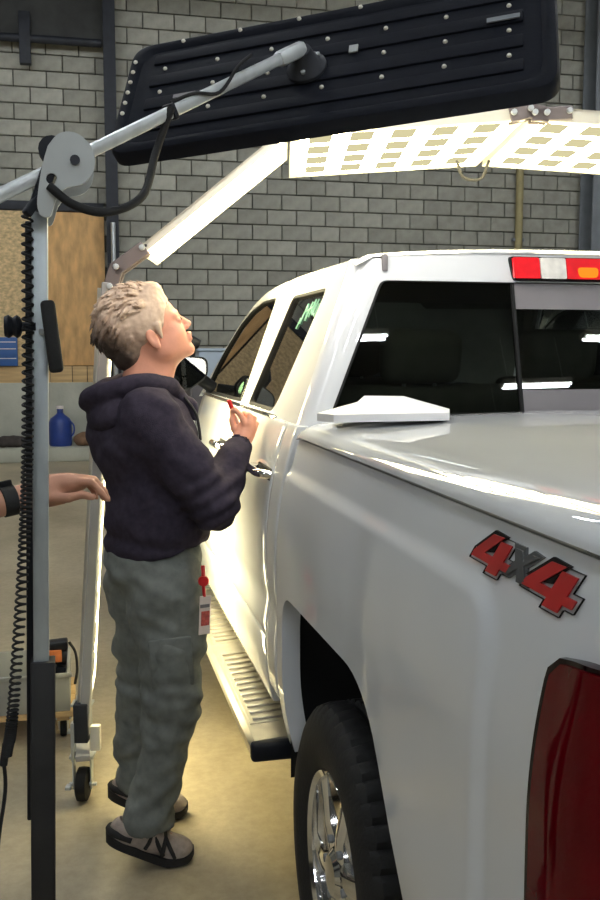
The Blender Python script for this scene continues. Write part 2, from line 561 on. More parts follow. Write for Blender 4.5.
# ------------------------------------------------------------------ pickup truck
# local frame: x = 0 at the near body side, growing towards the far side; y = 0 at the rear axle, growing forward
TW = 1.94
truck = tag(empty('pickup_truck', (0.52, 2.08, 0)), 'white four-door pickup truck with hard bed cover and red 4x4 badge', 'truck')

def side_x(z):
    if z < 0.75: return 0.045 * ((0.75 - z) / 0.28) ** 2
    if z > 1.02: return 0.058 * ((z - 1.02) / 0.35) ** 2
    return 0.0
def bed_x(y, z):
    # blister around the wheel arch ends in a crease below the rail and drops in front of the tail lamp
    q = 0.10
    dz = 1.265 - z
    dy = y + 0.90
    if dz < q and dy < q: dd = q - math.hypot(max(q - dz, 0), max(q - dy, 0))
    else: dd = min(dz, dy)
    s = smoothstep(-0.012, 0.022, dd)
    return side_x(z) + 0.012 * (1 - s)

def arch_panel(name, inner, outer, xf, rings, lip, m, parent, mirror=False):
    """skin between an arch cut-out (inner path) and the panel edge (outer path), with a lip folded inward"""
    n = len(inner)
    V, F_ = [], []
    for k in range(rings + 1):
        t = (k / rings)
        for i in range(n):
            y = inner[i][0] * (1 - t) + outer[i][0] * t
            z = inner[i][1] * (1 - t) + outer[i][1] * t
            V.append((xf(y, z), y, z))
    for k in range(rings):
        for i in range(n - 1):
            F_.append((k * n + i, k * n + i + 1, (k + 1) * n + i + 1, (k + 1) * n + i))
    b = len(V)
    for i in range(n):
        y, z = inner[i]; V.append((xf(y, z) + lip, y, z))
    for i in range(n - 1):
        F_.append((b + i, b + i + 1, i + 1, i))
    b2 = len(V)
    for i in range(n):
        y, z = outer[i]; V.append((xf(y, z) + 0.03, y, z))
    for i in range(n - 1):
        F_.append((rings * n + i, rings * n + i + 1, b2 + i + 1, b2 + i))
    if mirror:
        V = [(TW - v[0], v[1], v[2]) for v in V]
        F_ = [f[::-1] for f in F_]
    return mesh_obj(name, V, F_, m, parent, smooth=True, angle=38)

def resample(pts, n):
    P = [Vector(p).to_2d() for p in pts]
    L = [0]
    for i in range(1, len(P)): L.append(L[-1] + (P[i] - P[i - 1]).length)
    out = []
    j = 0
    for k in range(n):
        s = L[-1] * k / (n - 1)
        while j < len(L) - 2 and L[j + 1] < s: j += 1
        t = (s - L[j]) / max(1e-9, L[j + 1] - L[j])
        q = P[j].lerp(P[j + 1], min(1, max(0, t)))
        out.append((q.x, q.y))
    return out

def open_round(pts, r, n=5):
    rp = round_poly(pts, r, n)
    return [pts[0]] + rp[(n + 1):-(n + 1)] + [pts[-1]]

# bed sides
arch_in = open_round([(0.385, 0.50), (0.385, 0.945), (-0.37, 0.962), (-0.60, 0.66), (-0.62, 0.50)], [0, 0.10, 0.14, 0.12, 0], 8)
arch_in = resample(arch_in, 240)
def bed_outer(n_in):
    # match outer points to the inner path: front edge, top rail line, rear edge
    out = []
    A = [(0.455, 0.50), (0.455, 1.352)]; B = [(0.455, 1.352), (-1.16, 1.352)]; C_ = [(-1.16, 1.352), (-1.16, 0.50)]
    for i, (y, z) in enumerate(n_in):
        if y > 0.35: out.append((0.455, 0.50 + (z - 0.50) / 0.445 * 0.8 if z < 0.9 else min(1.352, 1.22 + (z - 0.9) * 2.2)))
        else:
            out.append(None)
    idx = [i for i, o in enumerate(out) if o is None]
    path = resample([(0.455, out[idx[0] - 1][1]), (0.455, 1.352), (-1.16, 1.352), (-1.16, 0.50)], len(idx) + 1)[1:]
    for k, i in enumerate(idx): out[i] = path[k]
    return out
arch_out = bed_outer(arch_in)
arch_panel('bed_side', arch_in, arch_out, bed_x, 96, 0.05, 'paint_white', truck)
arch_panel('bed_side', arch_in, arch_out, bed_x, 30, 0.05, 'paint_white', truck, mirror=True)

# rail strip between bed side and cover (dark joint), bed box and tailgate
box_obj('bed_floor', (TW / 2, -0.36, 0.80), (1.64, 1.58, 0.04), 'underbody', truck)
for s in (0, 1):
    xx = 0.112 if s == 0 else TW - 0.112
    box_obj('bed_rail', (xx, -0.355, 1.335), (0.05, 1.60, 0.05), 'badge_black', truck)
box_obj('bed_front', (TW / 2, 0.43, 1.06), (TW - 0.14, 0.03, 0.56), 'paint_white', truck)
tg = box_obj('tailgate', (TW / 2, -1.16, 1.03), (TW - 0.36, 0.07, 0.62), 'paint_white', truck, bevel=0.02)
box_obj('handle', (TW / 2, -1.20, 1.17), (0.3, 0.03, 0.1), 'black_plastic', tg, bevel=0.01)
box_obj('rear_bumper', (TW / 2, -1.26, 0.60), (TW - 0.04, 0.2, 0.2), 'chrome', truck, bevel=0.04)

# bed cover: crowned top, big rounded edge
def cover():
    V, F_ = [], []
    prof = []
    x0, top = 0.052, 1.402
    for k in range(13):
        a = math.pi / 2 * k / 12
        prof.append((x0 + 0.10 * (1 - math.cos(a)), 1.362 + (top - 1.362) * math.sin(a)))
    N = 40
    for k in range(1, N + 1):
        x = x0 + 0.10 + (TW - 2 * (x0 + 0.10)) * k / N
        u = (x - TW / 2) / (TW / 2 - x0 - 0.10)
        prof.append((x, top + 0.022 * (1 - u * u)))
    for k in range(1, 13):
        a = math.pi / 2 * (1 - k / 12)
        prof.append((TW - x0 - 0.10 * (1 - math.cos(a)), 1.362 + (top - 1.362) * math.sin(a)))
    prof = [(x0 + 0.015, 1.352)] + prof + [(TW - x0 - 0.015, 1.352)]
    ys = [-1.17, -1.168, -1.15, -1.12] + [-1.12 + (0.40 + 1.12) * k / 24 for k in range(1, 25)] + [0.43, 0.445, 0.448]
    for j, y in enumerate(ys):
        e = 0
        if y < -1.12: e = 0.04 * (1 - math.sqrt(max(0, 1 - ((-1.12 - y) / 0.05) ** 2)))
        if y > 0.40: e = 0.03 * (1 - math.sqrt(max(0, 1 - ((y - 0.40) / 0.05) ** 2)))
        for x, z in prof: V.append((x, y, max(1.352, z - e)))
    n = len(prof)
    for j in range(len(ys) - 1):
        for i in range(n - 1):
            F_.append((j * n + i, j * n + i + 1, (j + 1) * n + i + 1, (j + 1) * n + i))
    for j in (0, len(ys) - 1):
        F_.append([j * n + i for i in range(n)])
    return mesh_obj('bed_cover', V, F_, 'paint_white', truck, smooth=True, angle=40)
cover()

# wheels
def wheel(y, right=False):
    w = empty('wheel'); w.parent = truck
    w.location = (0.0 if not right else TW, y, 0.389)
    w.rotation_euler = (0, 0, math.pi if right else 0)
    Rr = 0.40
    prof = [(0.225, 0.050), (0.245, 0.022), (0.29, 0.006), (0.34, 0.008), (0.375, 0.022)]
    seg = 200
    bm = bmesh.new()
    tread = [(0.392, 0.036, 1), (0.398, 0.060, 1), (0.399, 0.085, 0), (0.388, 0.092, 0), (0.388, 0.102, 0), (0.400, 0.108, 2), (0.400, 0.150, 2),
             (0.388, 0.156, 0), (0.388, 0.168, 0), (0.400, 0.174, 2), (0.400, 0.215, 2), (0.388, 0.222, 0), (0.399, 0.232, 0), (0.398, 0.250, 1), (0.392, 0.270, 1)]
    full = [(a, b, 0) for a, b in prof] + tread + [(0.37, 0.282, 0), (0.30, 0.292, 0), (0.225, 0.255, 0)]
    rings = []
    for r_, h, g in full:
        ring = []
        for k in range(seg):
            rr = r_
            if g == 1 and k % 4 == 0: rr -= 0.011
            if g == 2 and (k + 2) % 4 == 0: rr -= 0.010
            a = 2 * math.pi * k / seg
            rr *= 0.972
            ring.append(bm.verts.new((h, rr * math.cos(a), rr * math.sin(a))))
        rings.append(ring)
    for i in range(len(rings)):
        A, B = rings[i], rings[(i + 1) % len(rings)]
        for k in range(seg):
            bm.faces.new((A[k], A[(k + 1) % seg], B[(k + 1) % seg], B[k]))
    bm_obj('tire', bm, 'tire_rubber', w, smooth=True, angle=30)
    rim = lathe_obj('rim', [(0.226, 0.045), (0.237, 0.028), (0.232, 0.022), (0.218, 0.030), (0.212, 0.070), (0.205, 0.20), (0.05, 0.205)], 'chrome', w, 64, 'X')
    lathe_obj('brake_disc', [(0.17, 0.16), (0.17, 0.175), (0.05, 0.175)], 'steel_dark', w, 32, 'X')
    for k in range(6):
        a = 2 * math.pi * k / 6 + 0.25
        M = Matrix.Rotation(a, 3, 'X')
        bm = bmesh.new()
        # tapered, faceted spoke
        sec = [(0.055, 0.044, 0.030), (0.11, 0.030, 0.028), (0.17, 0.032, 0.034), (0.218, 0.052, 0.036)]
        rr = []
        for (rad, hw, top) in sec:
            rr.append([bm.verts.new(M @ Vector(p)) for p in ((top + 0.05, -hw, rad), (top + 0.008, -hw, rad), (top, -hw * 0.35, rad), (top, hw * 0.35, rad), (top + 0.008, hw, rad), (top + 0.05, hw, rad))])
        for i in range(3):
            for j in range(6):
                bm.faces.new((rr[i][j], rr[i][(j + 1) % 6], rr[i + 1][(j + 1) % 6], rr[i + 1][j]))
        bm.faces.new(rr[0]); bm.faces.new(rr[-1])
        bm_obj('spoke', bm, 'chrome', w, smooth=True, angle=20)
    lathe_obj('hub_cap', [(0.0, 0.018), (0.045, 0.020), (0.058, 0.032), (0.060, 0.09), (0.0, 0.09)], 'chrome', w, 32, 'X')
    for k in range(6):
        a = 2 * math.pi * k / 6
        lathe_obj('lug_nut', [(0.0, 0.024), (0.010, 0.026), (0.011, 0.05), (0, 0.05)], 'steel_grey', w, 8, 'X', (0.0, 0.078 * math.cos(a), 0.078 * math.sin(a)))
    return w
for yy in (-0.05, 3.50):
    wheel(yy); wheel(yy, True)

# dark inner wheel wells and chassis
def well(path, cx_, cz_):
    for q in (0, 1):
        V, F_ = [], []
        P = [(cx_ + (y - cx_) * 1.035, cz_ + (z - cz_) * 1.035) for y, z in path]
        P = [(P[0][0], 0.42)] + P + [(P[-1][0], 0.42)]
        n = len(P)
        for xx in (0.028, 0.46):
            for y, z in P: V.append((xx if q == 0 else TW - xx, y, z))
        for k in range(n - 1): F_.append((k, k + 1, n + 1 + k, n + k))
        F_.append([n + k for k in range(n)])
        mesh_obj('wheel_well', V, F_, 'underbody', truck, smooth=True, angle=50)
well(arch_in, -0.1, 0.5)

box_obj('chassis', (TW / 2, 1.5, 0.52), (1.1, 5.1, 0.16), 'underbody', truck)
tube_obj('rear_axle', [(0.3, -0.03, 0.40), (TW - 0.3, -0.03, 0.40)], 0.05, 'underbody', truck)

# tail lamps: wrap round the rear corner
def tail_lamp(mirror):
    def shell(z0, z1, y0, off, m, name, parent, rc):
        path = [(side_x(1.0) - off, y0)]
        for k in range(8): path.append((side_x(1.0) - off, y0 + (-1.10 - y0) * (k + 1) / 8))
        for k in range(1, 11):
            a = math.pi / 2 * k / 10
            path.append((0.085 - (0.085 + off) * math.cos(a), -1.10 - (0.09 + off) * math.sin(a)))
        path.append((0.17, -1.19 - off))
        V, F_ = [], []
        N = 36
        for j in range(N + 1):
            z = z0 + (z1 - z0) * j / N
            for i, (x, y) in enumerate(path):
                d = 0
                if y > -1.10:
                    # forward edge bows and the top corner is rounded
                    e = 0.012 * ((z - 0.98) / 0.26) ** 2
                    t = max(0, (z - (z1 - rc)) / rc)
                    e += rc * (1 - math.sqrt(max(0, 1 - t * t)))
                    t2 = max(0, ((z0 + rc) - z) / rc)
                    e += rc * (1 - math.sqrt(max(0, 1 - t2 * t2)))
                    yy = max(-1.10, y0 - e)
                    f = (y - y0) / (-1.10 - y0)
                    y = yy + (-1.10 - yy) * f
                xs = x + (side_x(z) + 0.010) * smoothstep(-1.19, -1.10, y)
                V.append((xs, y, z + 0.020 * smoothstep(1.03, 1.17, -y) * (z - z0) / (z1 - z0)))
        n = len(path)
        for j in range(N):
            for i in range(n - 1):
                F_.append((j * n + i, j * n + i + 1, (j + 1) * n + i + 1, (j + 1) * n + i))
        # rim returning to the body
        b = len(V)
        ring = [i for i in range(n)] + [j * n + n - 1 for j in range(1, N + 1)] + [N * n + i for i in range(n - 2, -1, -1)] + [j * n for j in range(N - 1, 0, -1)]
        for i in ring:
            x, y, z = V[i]; V.append((x + 0.03, y + 0.005, z))
        for k in range(len(ring)):
            F_.append((ring[k], ring[(k + 1) % len(ring)], b + (k + 1) % len(ring), b + k))
        if mirror: V = [(TW - v[0], v[1], v[2]) for v in V]
        return mesh_obj(name, V, F_, m, parent, smooth=True, angle=50)
    L = shell(0.70, 1.228, -1.045, 0.006, 'lamp_dark', 'tail_lamp', truck, 0.024)
    shell(0.71, 1.222, -1.060, 0.010, 'lamp_red', 'lens', L, 0.02)
    s = (lambda x: TW - x) if mirror else (lambda x: x)
    for zz in (0.86, 1.10):
        box_obj('reflector', (s(0.12), -1.203, zz), (0.08, 0.006, 0.14), 'brake_red', L, bevel=0.002)
tail_lamp(False); tail_lamp(True)

# 4x4 badge on the bed side
FOUR = [(0, .22), (0, .42), (.26, 1), (.55, 1), (.30, .45), (.5, .45), (.5, .90), (.8, .90), (.8, .45), (.97, .45), (.97, .20), (.8, .20), (.8, 0), (.5, 0), (.5, .20)]
EX = [(0, 0), (.34, .5), (.04, 1), (.36, 1), (.53, .70), (.72, 1), (1, 1), (.68, .5), (1, 0), (.66, 0), (.5, .30), (.32, 0)]
badge = empty('badge'); badge.parent = truck
tag(badge, 'red and black 4x4 badge')
def grow(poly, g):
    out = []
    N = len(poly)
    for i in range(N):
        a, p, b = (Vector(poly[i - 1]), Vector(poly[i]), Vector(poly[(i + 1) % N]))
        d1 = (p - a).normalized(); d2 = (b - p).normalized()
        n1 = Vector((-d1.y, d1.x)); n2 = Vector((-d2.y, d2.x))
        nn = (n1 + n2)
        nn = nn / max(0.35, nn.dot(n1))
        out.append((p.x + nn.x * g, p.y + nn.y * g))
    return out
def glyph(name, poly, s0, w, h, z0, m, shear=0.55, back='badge_black'):
    P = [((x * w) + shear * y * h, y * h) for x, y in poly]
    ar = sum(P[i - 1][0] * P[i][1] - P[i][0] * P[i - 1][1] for i in range(len(P)))
    sg = -1 if ar > 0 else 1
    def mp(s, t, d, lift):
        y = -0.766 - s0 - s; z = z0 + t
        return (bed_x(y, z) - lift - d, y, z)
    g = poly_plate(name, [grow(P, 0.0042 * sg)], lambda s, t, d: mp(s, t, d, -0.004), 0.0075, back, badge)
    if m: poly_plate('inlay', [grow(P, -0.0012 * sg)], lambda s, t, d: mp(s, t, d, 0.003), 0.0022, m, g)
glyph('letter_x', EX, 0.110, 0.075, 0.038, 1.291, 'badge_grey', back='badge_grey')
glyph('digit_four', FOUR, 0.0, 0.125, 0.054, 1.280, 'badge_red')
glyph('digit_four', FOUR, 0.168, 0.138, 0.056, 1.276, 'badge_red')

# ---------------- cab: lower skins
def skin(name, y0, y1, z0, z1, xf, m, parent, ny=12, nz=24, edge=0.006, mirror=False, y0f=None):
    """panel with softly rolled edges and folded returns"""
    ys = [y0, y0 + edge * .3, y0 + edge] + [y0 + edge + (y1 - y0 - 2 * edge) * k / ny for k in range(1, ny)] + [y1 - edge, y1 - edge * .3, y1]
    zs = [z0, z0 + edge * .3, z0 + edge] + [z0 + edge + (z1 - z0 - 2 * edge) * k / nz for k in range(1, nz)] + [z1 - edge, z1 - edge * .3, z1]
    V, F_ = [], []
    for j, z in enumerate(zs):
        for i, y in enumerate(ys):
            d = 0
            di = min(i, len(ys) - 1 - i); dj = min(j, len(zs) - 1 - j)
            if di == 0: d = max(d, edge)
            elif di == 1: d = max(d, edge * .25)
            if dj == 0: d = max(d, edge)
            elif dj == 1: d = max(d, edge * .25)
            yy = y
            if y0f is not None: yy = y1 + (y - y1) * (y1 - y0f(z)) / (y1 - y0)
            V.append((xf(yy, z) + d, yy, z))
    n = len(ys)
    for j in range(len(zs) - 1):
        for i in range(n - 1):
            F_.append((j * n + i, j * n + i + 1, (j + 1) * n + i + 1, (j + 1) * n + i))
    N = len(zs)
    b = len(V)
    ring = [i for i in range(n)] + [j * n + n - 1 for j in range(1, N)] + [(N - 1) * n + i for i in range(n - 2, -1, -1)] + [j * n for j in range(N - 2, 0, -1)]
    for i in ring: V.append((V[i][0] + 0.025, V[i][1], V[i][2]))
    for k in range(len(ring)):
        F_.append((ring[k], ring[(k + 1) % len(ring)], b + (k + 1) % len(ring), b + k))
    if mirror:
        V = [(TW - v[0], v[1], v[2]) for v in V]; F_ = [f[::-1] for f in F_]
    else:
        F_ = [f[::-1] for f in F_]
    return mesh_obj(name, V, F_, m, parent, smooth=True, angle=50)

def cab_x(y, z):
    x = side_x(z)
    # character line low on the doors
    x += 0.010 * math.exp(-((z - 0.86) / 0.05) ** 2)
    return x
ZB = 1.385                         # belt line
def up_x(z): return 0.066 + 0.40 * (z - 1.36)
def back_y(z): return 0.475 + 0.24 * (z - 1.40)     # rear face of the cab leans forward

YR, YM, YF = 0.615, 1.425, 2.49     # rear door, middle seam, front door ends
doors = {}
for mir in (False, True):
    skin('cab_corner', 0.475, YR - 0.006, 0.62, ZB, cab_x, 'paint_white', truck, 6, 24, mirror=mir)
    doors[('r', mir)] = skin('rear_door', YR, YM - 0.004, 0.765, ZB, cab_x, 'paint_white', truck, 12, 28, mirror=mir)
    doors[('f', mir)] = skin('front_door', YM + 0.004, YF, 0.765, ZB, cab_x, 'paint_white', truck, 12, 28, mirror=mir)
    skin('rocker_panel', YR, 2.86, 0.56, 0.758, cab_x, 'paint_white', truck, 12, 8, mirror=mir)

# upper frames with window openings
roof_pts = [(0.66, 1.853), (1.30, 1.855), (1.72, 1.842), (1.96, 1.815), (2.16, 1.755), (2.34, 1.655), (2.50, 1.53), (2.70, 1.365)]
roof_c = [(p.x, p.y) for p in spline([(a, b, 0) for a, b in roof_pts], 6)]
def upper(name, outline, hole, parent, mir, m='paint_white', lift=0.0):
    f = (lambda s, t, d: ((up_x(t) + d - lift) if not mir else TW - (up_x(t) + d - lift), s, t))
    return poly_plate(name, [outline] + ([hole] if hole else []), f, 0.03, m, parent)
win_r = round_poly([(1.365, 1.398), (1.30, 1.785), (0.815, 1.785), (0.90, 1.398)], [0.02, 0.03, 0.035, 0.06], 5)
wf = [(2.56, 1.392), (2.52, 1.50), (2.42, 1.60), (2.28, 1.70), (2.10, 1.762), (1.90, 1.793), (1.60, 1.797), (1.505, 1.398)]
win_f = round_poly(wf, [0.02, 0.03, 0.03, 0.03, 0.03, 0.03, 0.035, 0.03], 3)
def inset(poly, s):
    cx = sum(p[0] for p in poly) / len(poly); cy = sum(p[1] for p in poly) / len(poly)
    return [(cx + (x - cx) * s, cy + (y - cy) * s) for x, y in poly]
i_top = [p for p in roof_c]
for mir in (False, True):
    rear_out = [(back_y(ZB) + 0.075, ZB), (back_y(1.845) + 0.07, 1.845)] + [p for p in i_top if 0.62 < p[0] < 1.40] + [(1.44, 1.852), (1.40, 1.70), (1.432, ZB)]
    rear_out = [(back_y(ZB) + 0.075, ZB), (back_y(1.845) + 0.07, 1.845)] + [p for p in i_top if 0.64 < p[0] < 1.44] + [(1.446, 1.85), (1.432, ZB)]
    front_out = [(1.438, ZB), (1.452, 1.85)] + [p for p in i_top if p[0] > 1.47] + [(2.66, ZB)]
    fr = upper('rear_window_frame', rear_out, win_r, doors[('r', mir)], mir)
    ff = upper('front_window_frame', front_out, win_f, doors[('f', mir)], mir)
    # rubber seals and glass
    for nm, w_, door in (('rear', win_r, doors[('r', mir)]), ('front', win_f, doors[('f', mir)])):
        f = (lambda s, t, d: ((up_x(t) + d + 0.002) if not mir else TW - (up_x(t) + d + 0.002), s, t))
        poly_plate('window_seal', [inset(w_, 1.0), inset(w_, 0.955)], f, 0.02, 'black_rubber', door)
        f2 = (lambda s, t, d: ((up_x(t) + d + 0.014) if not mir else TW - (up_x(t) + d + 0.014), s, t))
        poly_plate('window_glass', [inset(w_, 0.985)], f2, 0.004, 'glass_side', door)
    # chrome strip at the belt
    for nm, a, b, door in (('r', 0.80, 1.42, doors[('r', mir)]), ('f', 1.45, 2.48, doors[('f', mir)])):
        x = up_x(1.385) - 0.004
        box_obj('belt_strip', (x if not mir else TW - x, (a + b) / 2, 1.386), (0.014, b - a, 0.014), 'chrome', door, bevel=0.003)
    # handles
    for yc, door in ((0.735, doors[('r', mir)]), (1.56, doors[('f', mir)])):
        s = (lambda x: TW - x) if mir else (lambda x: x)
        xs = side_x(1.225)
        rc = box_obj('handle_recess', (s(xs + 0.004), yc, 1.222), (0.012, 0.20, 0.055), 'badge_black', door, bevel=0.005)
        pts = [(s(xs + 0.01), yc - 0.095, 1.232), (s(xs - 0.030), yc - 0.075, 1.236), (s(xs - 0.036), yc, 1.238), (s(xs - 0.030), yc + 0.075, 1.236), (s(xs + 0.01), yc + 0.095, 1.232)]
        tube_obj('door_handle', spline(pts, 5), 0.0135, 'chrome', door, 10)

# rounded rear corners of the cab
for mir in (False, True):
    V, F_ = [], []
    N, M_ = 24, 10
    for j in range(N + 1):
        z = 1.352 + (1.855 - 1.352) * j / N
        xs, yb = up_x(z), back_y(z)
        rr = 0.075
        for i in range(M_ + 1):
            a = math.pi / 2 * i / M_
            V.append((xs + rr * (1 - math.cos(a)), yb + rr * (1 - math.sin(a)), z))
    n = M_ + 1
    for j in range(N):
        for i in range(M_): F_.append((j * n + i, j * n + i + 1, (j + 1) * n + i + 1, (j + 1) * n + i))
    if mir: V = [(TW - v[0], v[1], v[2]) for v in V]
    mesh_obj('cab_pillar', V, F_, 'paint_white', truck, smooth=True)

# cab rear wall with window opening
def bmap(s, t, d): return (s, back_y(t) + d, t)
rw_hole = round_poly([(0.155, 1.41), (0.328, 1.792), (TW - 0.328, 1.792), (TW - 0.155, 1.41)], 0.02, 3)
wall_out = [(up_x(1.352) + 0.074, 1.352), (up_x(1.86) + 0.074, 1.862), (TW / 2 - 0.3, 1.885), (TW / 2 + 0.3, 1.885), (TW - up_x(1.86) - 0.074, 1.862), (TW - up_x(1.352) - 0.074, 1.352)]
cr = poly_plate('cab_rear_wall', [wall_out, rw_hole], bmap, 0.04, 'paint_white', truck)
poly_plate('cab_rear_lower', [[(0.06, 0.62), (0.06, 1.36), (TW - 0.06, 1.36), (TW - 0.06, 0.62)]], lambda s, t, d: (s, 0.478 + d, t), 0.03, 'paint_white', truck)
fl = lambda o: (lambda s, t, d: (s, back_y(t) + o + d, t))
poly_plate('rear_window_seal', [inset(rw_hole, 1.0), inset(rw_hole, 0.990)], fl(-0.001), 0.02, 'black_rubber', cr)
xa, xb = 0.735, TW - 0.735
def xl(t): return 0.155 + (0.328 - 0.155) * (t - 1.41) / 0.382
poly_plate('rear_glass', [[(xl(1.415) + .004, 1.415), (xl(1.788) + .004, 1.788), (xa - 0.004, 1.788), (xa - 0.004, 1.415)]], fl(0.010), 0.004, 'glass_rear', cr)
poly_plate('rear_glass', [[(xb + 0.004, 1.415), (xb + 0.004, 1.788), (TW - xl(1.788) - .004, 1.788), (TW - xl(1.415) - .004, 1.415)]], fl(0.010), 0.004, 'glass_rear', cr)
sl = poly_plate('slider_glass', [[(xa + 0.004, 1.478), (xa + 0.004, 1.714), (xb - 0.004, 1.714), (xb - 0.004, 1.478)]], fl(0.014), 0.004, 'glass_rear', cr)
poly_plate('slider_band', [[(xa + .002, 1.714), (xa + .002, 1.790), (xb - .002, 1.790), (xb - .002, 1.714)]], fl(0.004), 0.014, 'trim_grey', cr)  # plain grey bands above and below the slider pane
poly_plate('slider_band', [[(xa + .002, 1.412), (xa + .002, 1.478), (xb - .002, 1.478), (xb - .002, 1.412)]], fl(0.004), 0.014, 'trim_grey', cr)
for xx in (xa, xb):
    poly_plate('divider', [[(xx - 0.004, 1.412), (xx - 0.004, 1.790), (xx + 0.004, 1.790), (xx + 0.004, 1.412)]], fl(0.000), 0.02, 'black_rubber', cr)

# third brake lamp on the roof edge
bl = empty('brake_lamp'); bl.parent = truck
tag(bl, 'long red and clear high brake lamp on the rear roof edge')
cx = TW / 2
poly_plate('bezel', [round_poly([(cx - .235, 1.796), (cx - .245, 1.868), (cx + .245, 1.868), (cx + .235, 1.796)], 0.012, 3)], fl(-0.014), 0.03, 'badge_black', bl)
for a, b, m_, z0, z1 in ((-.238, -.155, 'brake_red', 1.803, 1.865), (-.152, -.070, 'brake_clear', 1.803, 1.865), (-.067, .067, 'brake_red', 1.803, 1.865), (.070, .152, 'brake_clear', 1.803, 1.865), (.155, .238, 'brake_red', 1.803, 1.865)):
    poly_plate('lens', [round_poly([(cx + a, z0), (cx + a, z1), (cx + b, z1), (cx + b, z0)], 0.006, 3)], fl(-0.024), 0.012, m_, bl)
poly_plate('bulb', [round_poly([(cx - .03, 1.808), (cx - .034, 1.838), (cx + .034, 1.838), (cx + .03, 1.808)], 0.012, 4)], fl(-0.027), 0.004, 'brake_bulb', bl)

# roof
def roof():
    V, F_ = [], []
    st = [(back_y(1.862) - 0.002, 1.862), (back_y(1.862) + 0.02, 1.872), (0.66, 1.874)] + [(a, b + 0.020) for a, b in roof_c if a > 0.70 and a < 2.2]
    N = 28
    for y, z in st:
        ze = min(z - 0.018, 1.86)
        xe = up_x(min(1.845, z - 0.02))
        for i in range(N + 1):
            u = -1 + 2 * i / N
            x = TW / 2 + u * (TW / 2 - xe)
            c = (1 - abs(u) ** 2.6)
            e = math.sqrt(max(0, 1 - max(0, (abs(u) - 0.9) / 0.1) ** 2))
            V.append((x, y, z - 0.030 + 0.022 * e + 0.034 * c * (1 if y > 0.62 else 0.75)))
    n = N + 1
    for j in range(len(st) - 1):
        for i in range(N): F_.append((j * n + i, j * n + i + 1, (j + 1) * n + i + 1, (j + 1) * n + i))
    return mesh_obj('roof', V, F_, 'paint_white', truck, smooth=True, angle=60)
roof()
for mir in (False, True):
    s = (lambda x: TW - x) if mir else (lambda x: x)
    tube_obj('roof_molding', [(s(up_x(1.86) + 0.035), y, z) for y, z in ((0.74, 1.858), (1.3, 1.862), (1.72, 1.848), (2.0, 1.818))], 0.005, 'trim_grey', truck, 6)
    box_obj('cab_joint', (s(up_x(1.84) + 0.085), back_y(1.845) + 0.012, 1.842), (0.016, 0.05, 0.05), 'trim_grey', truck, bevel=0.004)

# windscreen, bonnet, front wings, nose
wx0, wx1 = 0.30, 0.14
mesh_obj('windscreen', [(wx0, 2.10, 1.80), (TW - wx0, 2.10, 1.80), (TW - wx1, 2.78, 1.33), (wx1, 2.78, 1.33), (TW / 2, 2.06, 1.825), (TW / 2, 2.88, 1.33)],
         [(0, 4, 5, 3), (4, 1, 2, 5)], 'glass_clear', truck)
fa_in = resample(open_round([(3.98, 0.50), (3.98, 0.90), (3.84, 0.97), (3.14, 0.97), (3.00, 0.90), (3.00, 0.50)], [0, 0.08, 0.08, 0.08, 0.08, 0], 6), 80)
fa_out = resample([(4.30, 0.50), (4.30, 1.12), (2.50, 1.18), (2.50, 0.77), (2.86, 0.76), (2.86, 0.50)], 80)
well(fa_in, 3.5, 0.5)
arch_panel('front_wing', fa_in, fa_out, lambda y, z: side_x(z) + 0.10 * smoothstep(3.7, 4.3, y), 10, 0.05, 'paint_white', truck)
arch_panel('front_wing', fa_in, fa_out, lambda y, z: side_x(z) + 0.10 * smoothstep(3.7, 4.3, y), 10, 0.05, 'paint_white', truck, mirror=True)
V, F_ = [], []
for j in range(9):
    y = 2.56 + 1.74 * j / 8
    for i in range(13):
        u = -1 + i / 6
        hw = TW / 2 - 0.045 - 0.10 * smoothstep(3.7, 4.3, y)
        V.append((TW / 2 + u * hw, y, 1.20 - 0.07 * smoothstep(2.6, 4.3, y) + 0.05 * (1 - u * u) - 0.03 * abs(u) ** 8))
for j in range(8):
    for i in range(12): F_.append((j * 13 + i, j * 13 + i + 1, (j + 1) * 13 + i + 1, (j + 1) * 13 + i))
mesh_obj('bonnet', V, F_, 'paint_white', truck, smooth=True)
box_obj('cowl', (TW / 2, 2.66, 1.22), (TW - 0.3, 0.26, 0.14), 'black_plastic', truck, bevel=0.02)
box_obj('grille', (TW / 2, 4.27, 0.92), (TW - 0.36, 0.1, 0.36), 'badge_black', truck, bevel=0.03)
box_obj('front_bumper', (TW / 2, 4.34, 0.60), (TW - 0.16, 0.22, 0.26), 'chrome', truck, bevel=0.06)
for mir in (False, True):
    s = (lambda x: TW - x) if mir else (lambda x: x)
    box_obj('headlamp', (s(0.22), 4.26, 1.0), (0.26, 0.1, 0.2), 'brake_clear', truck, bevel=0.03)

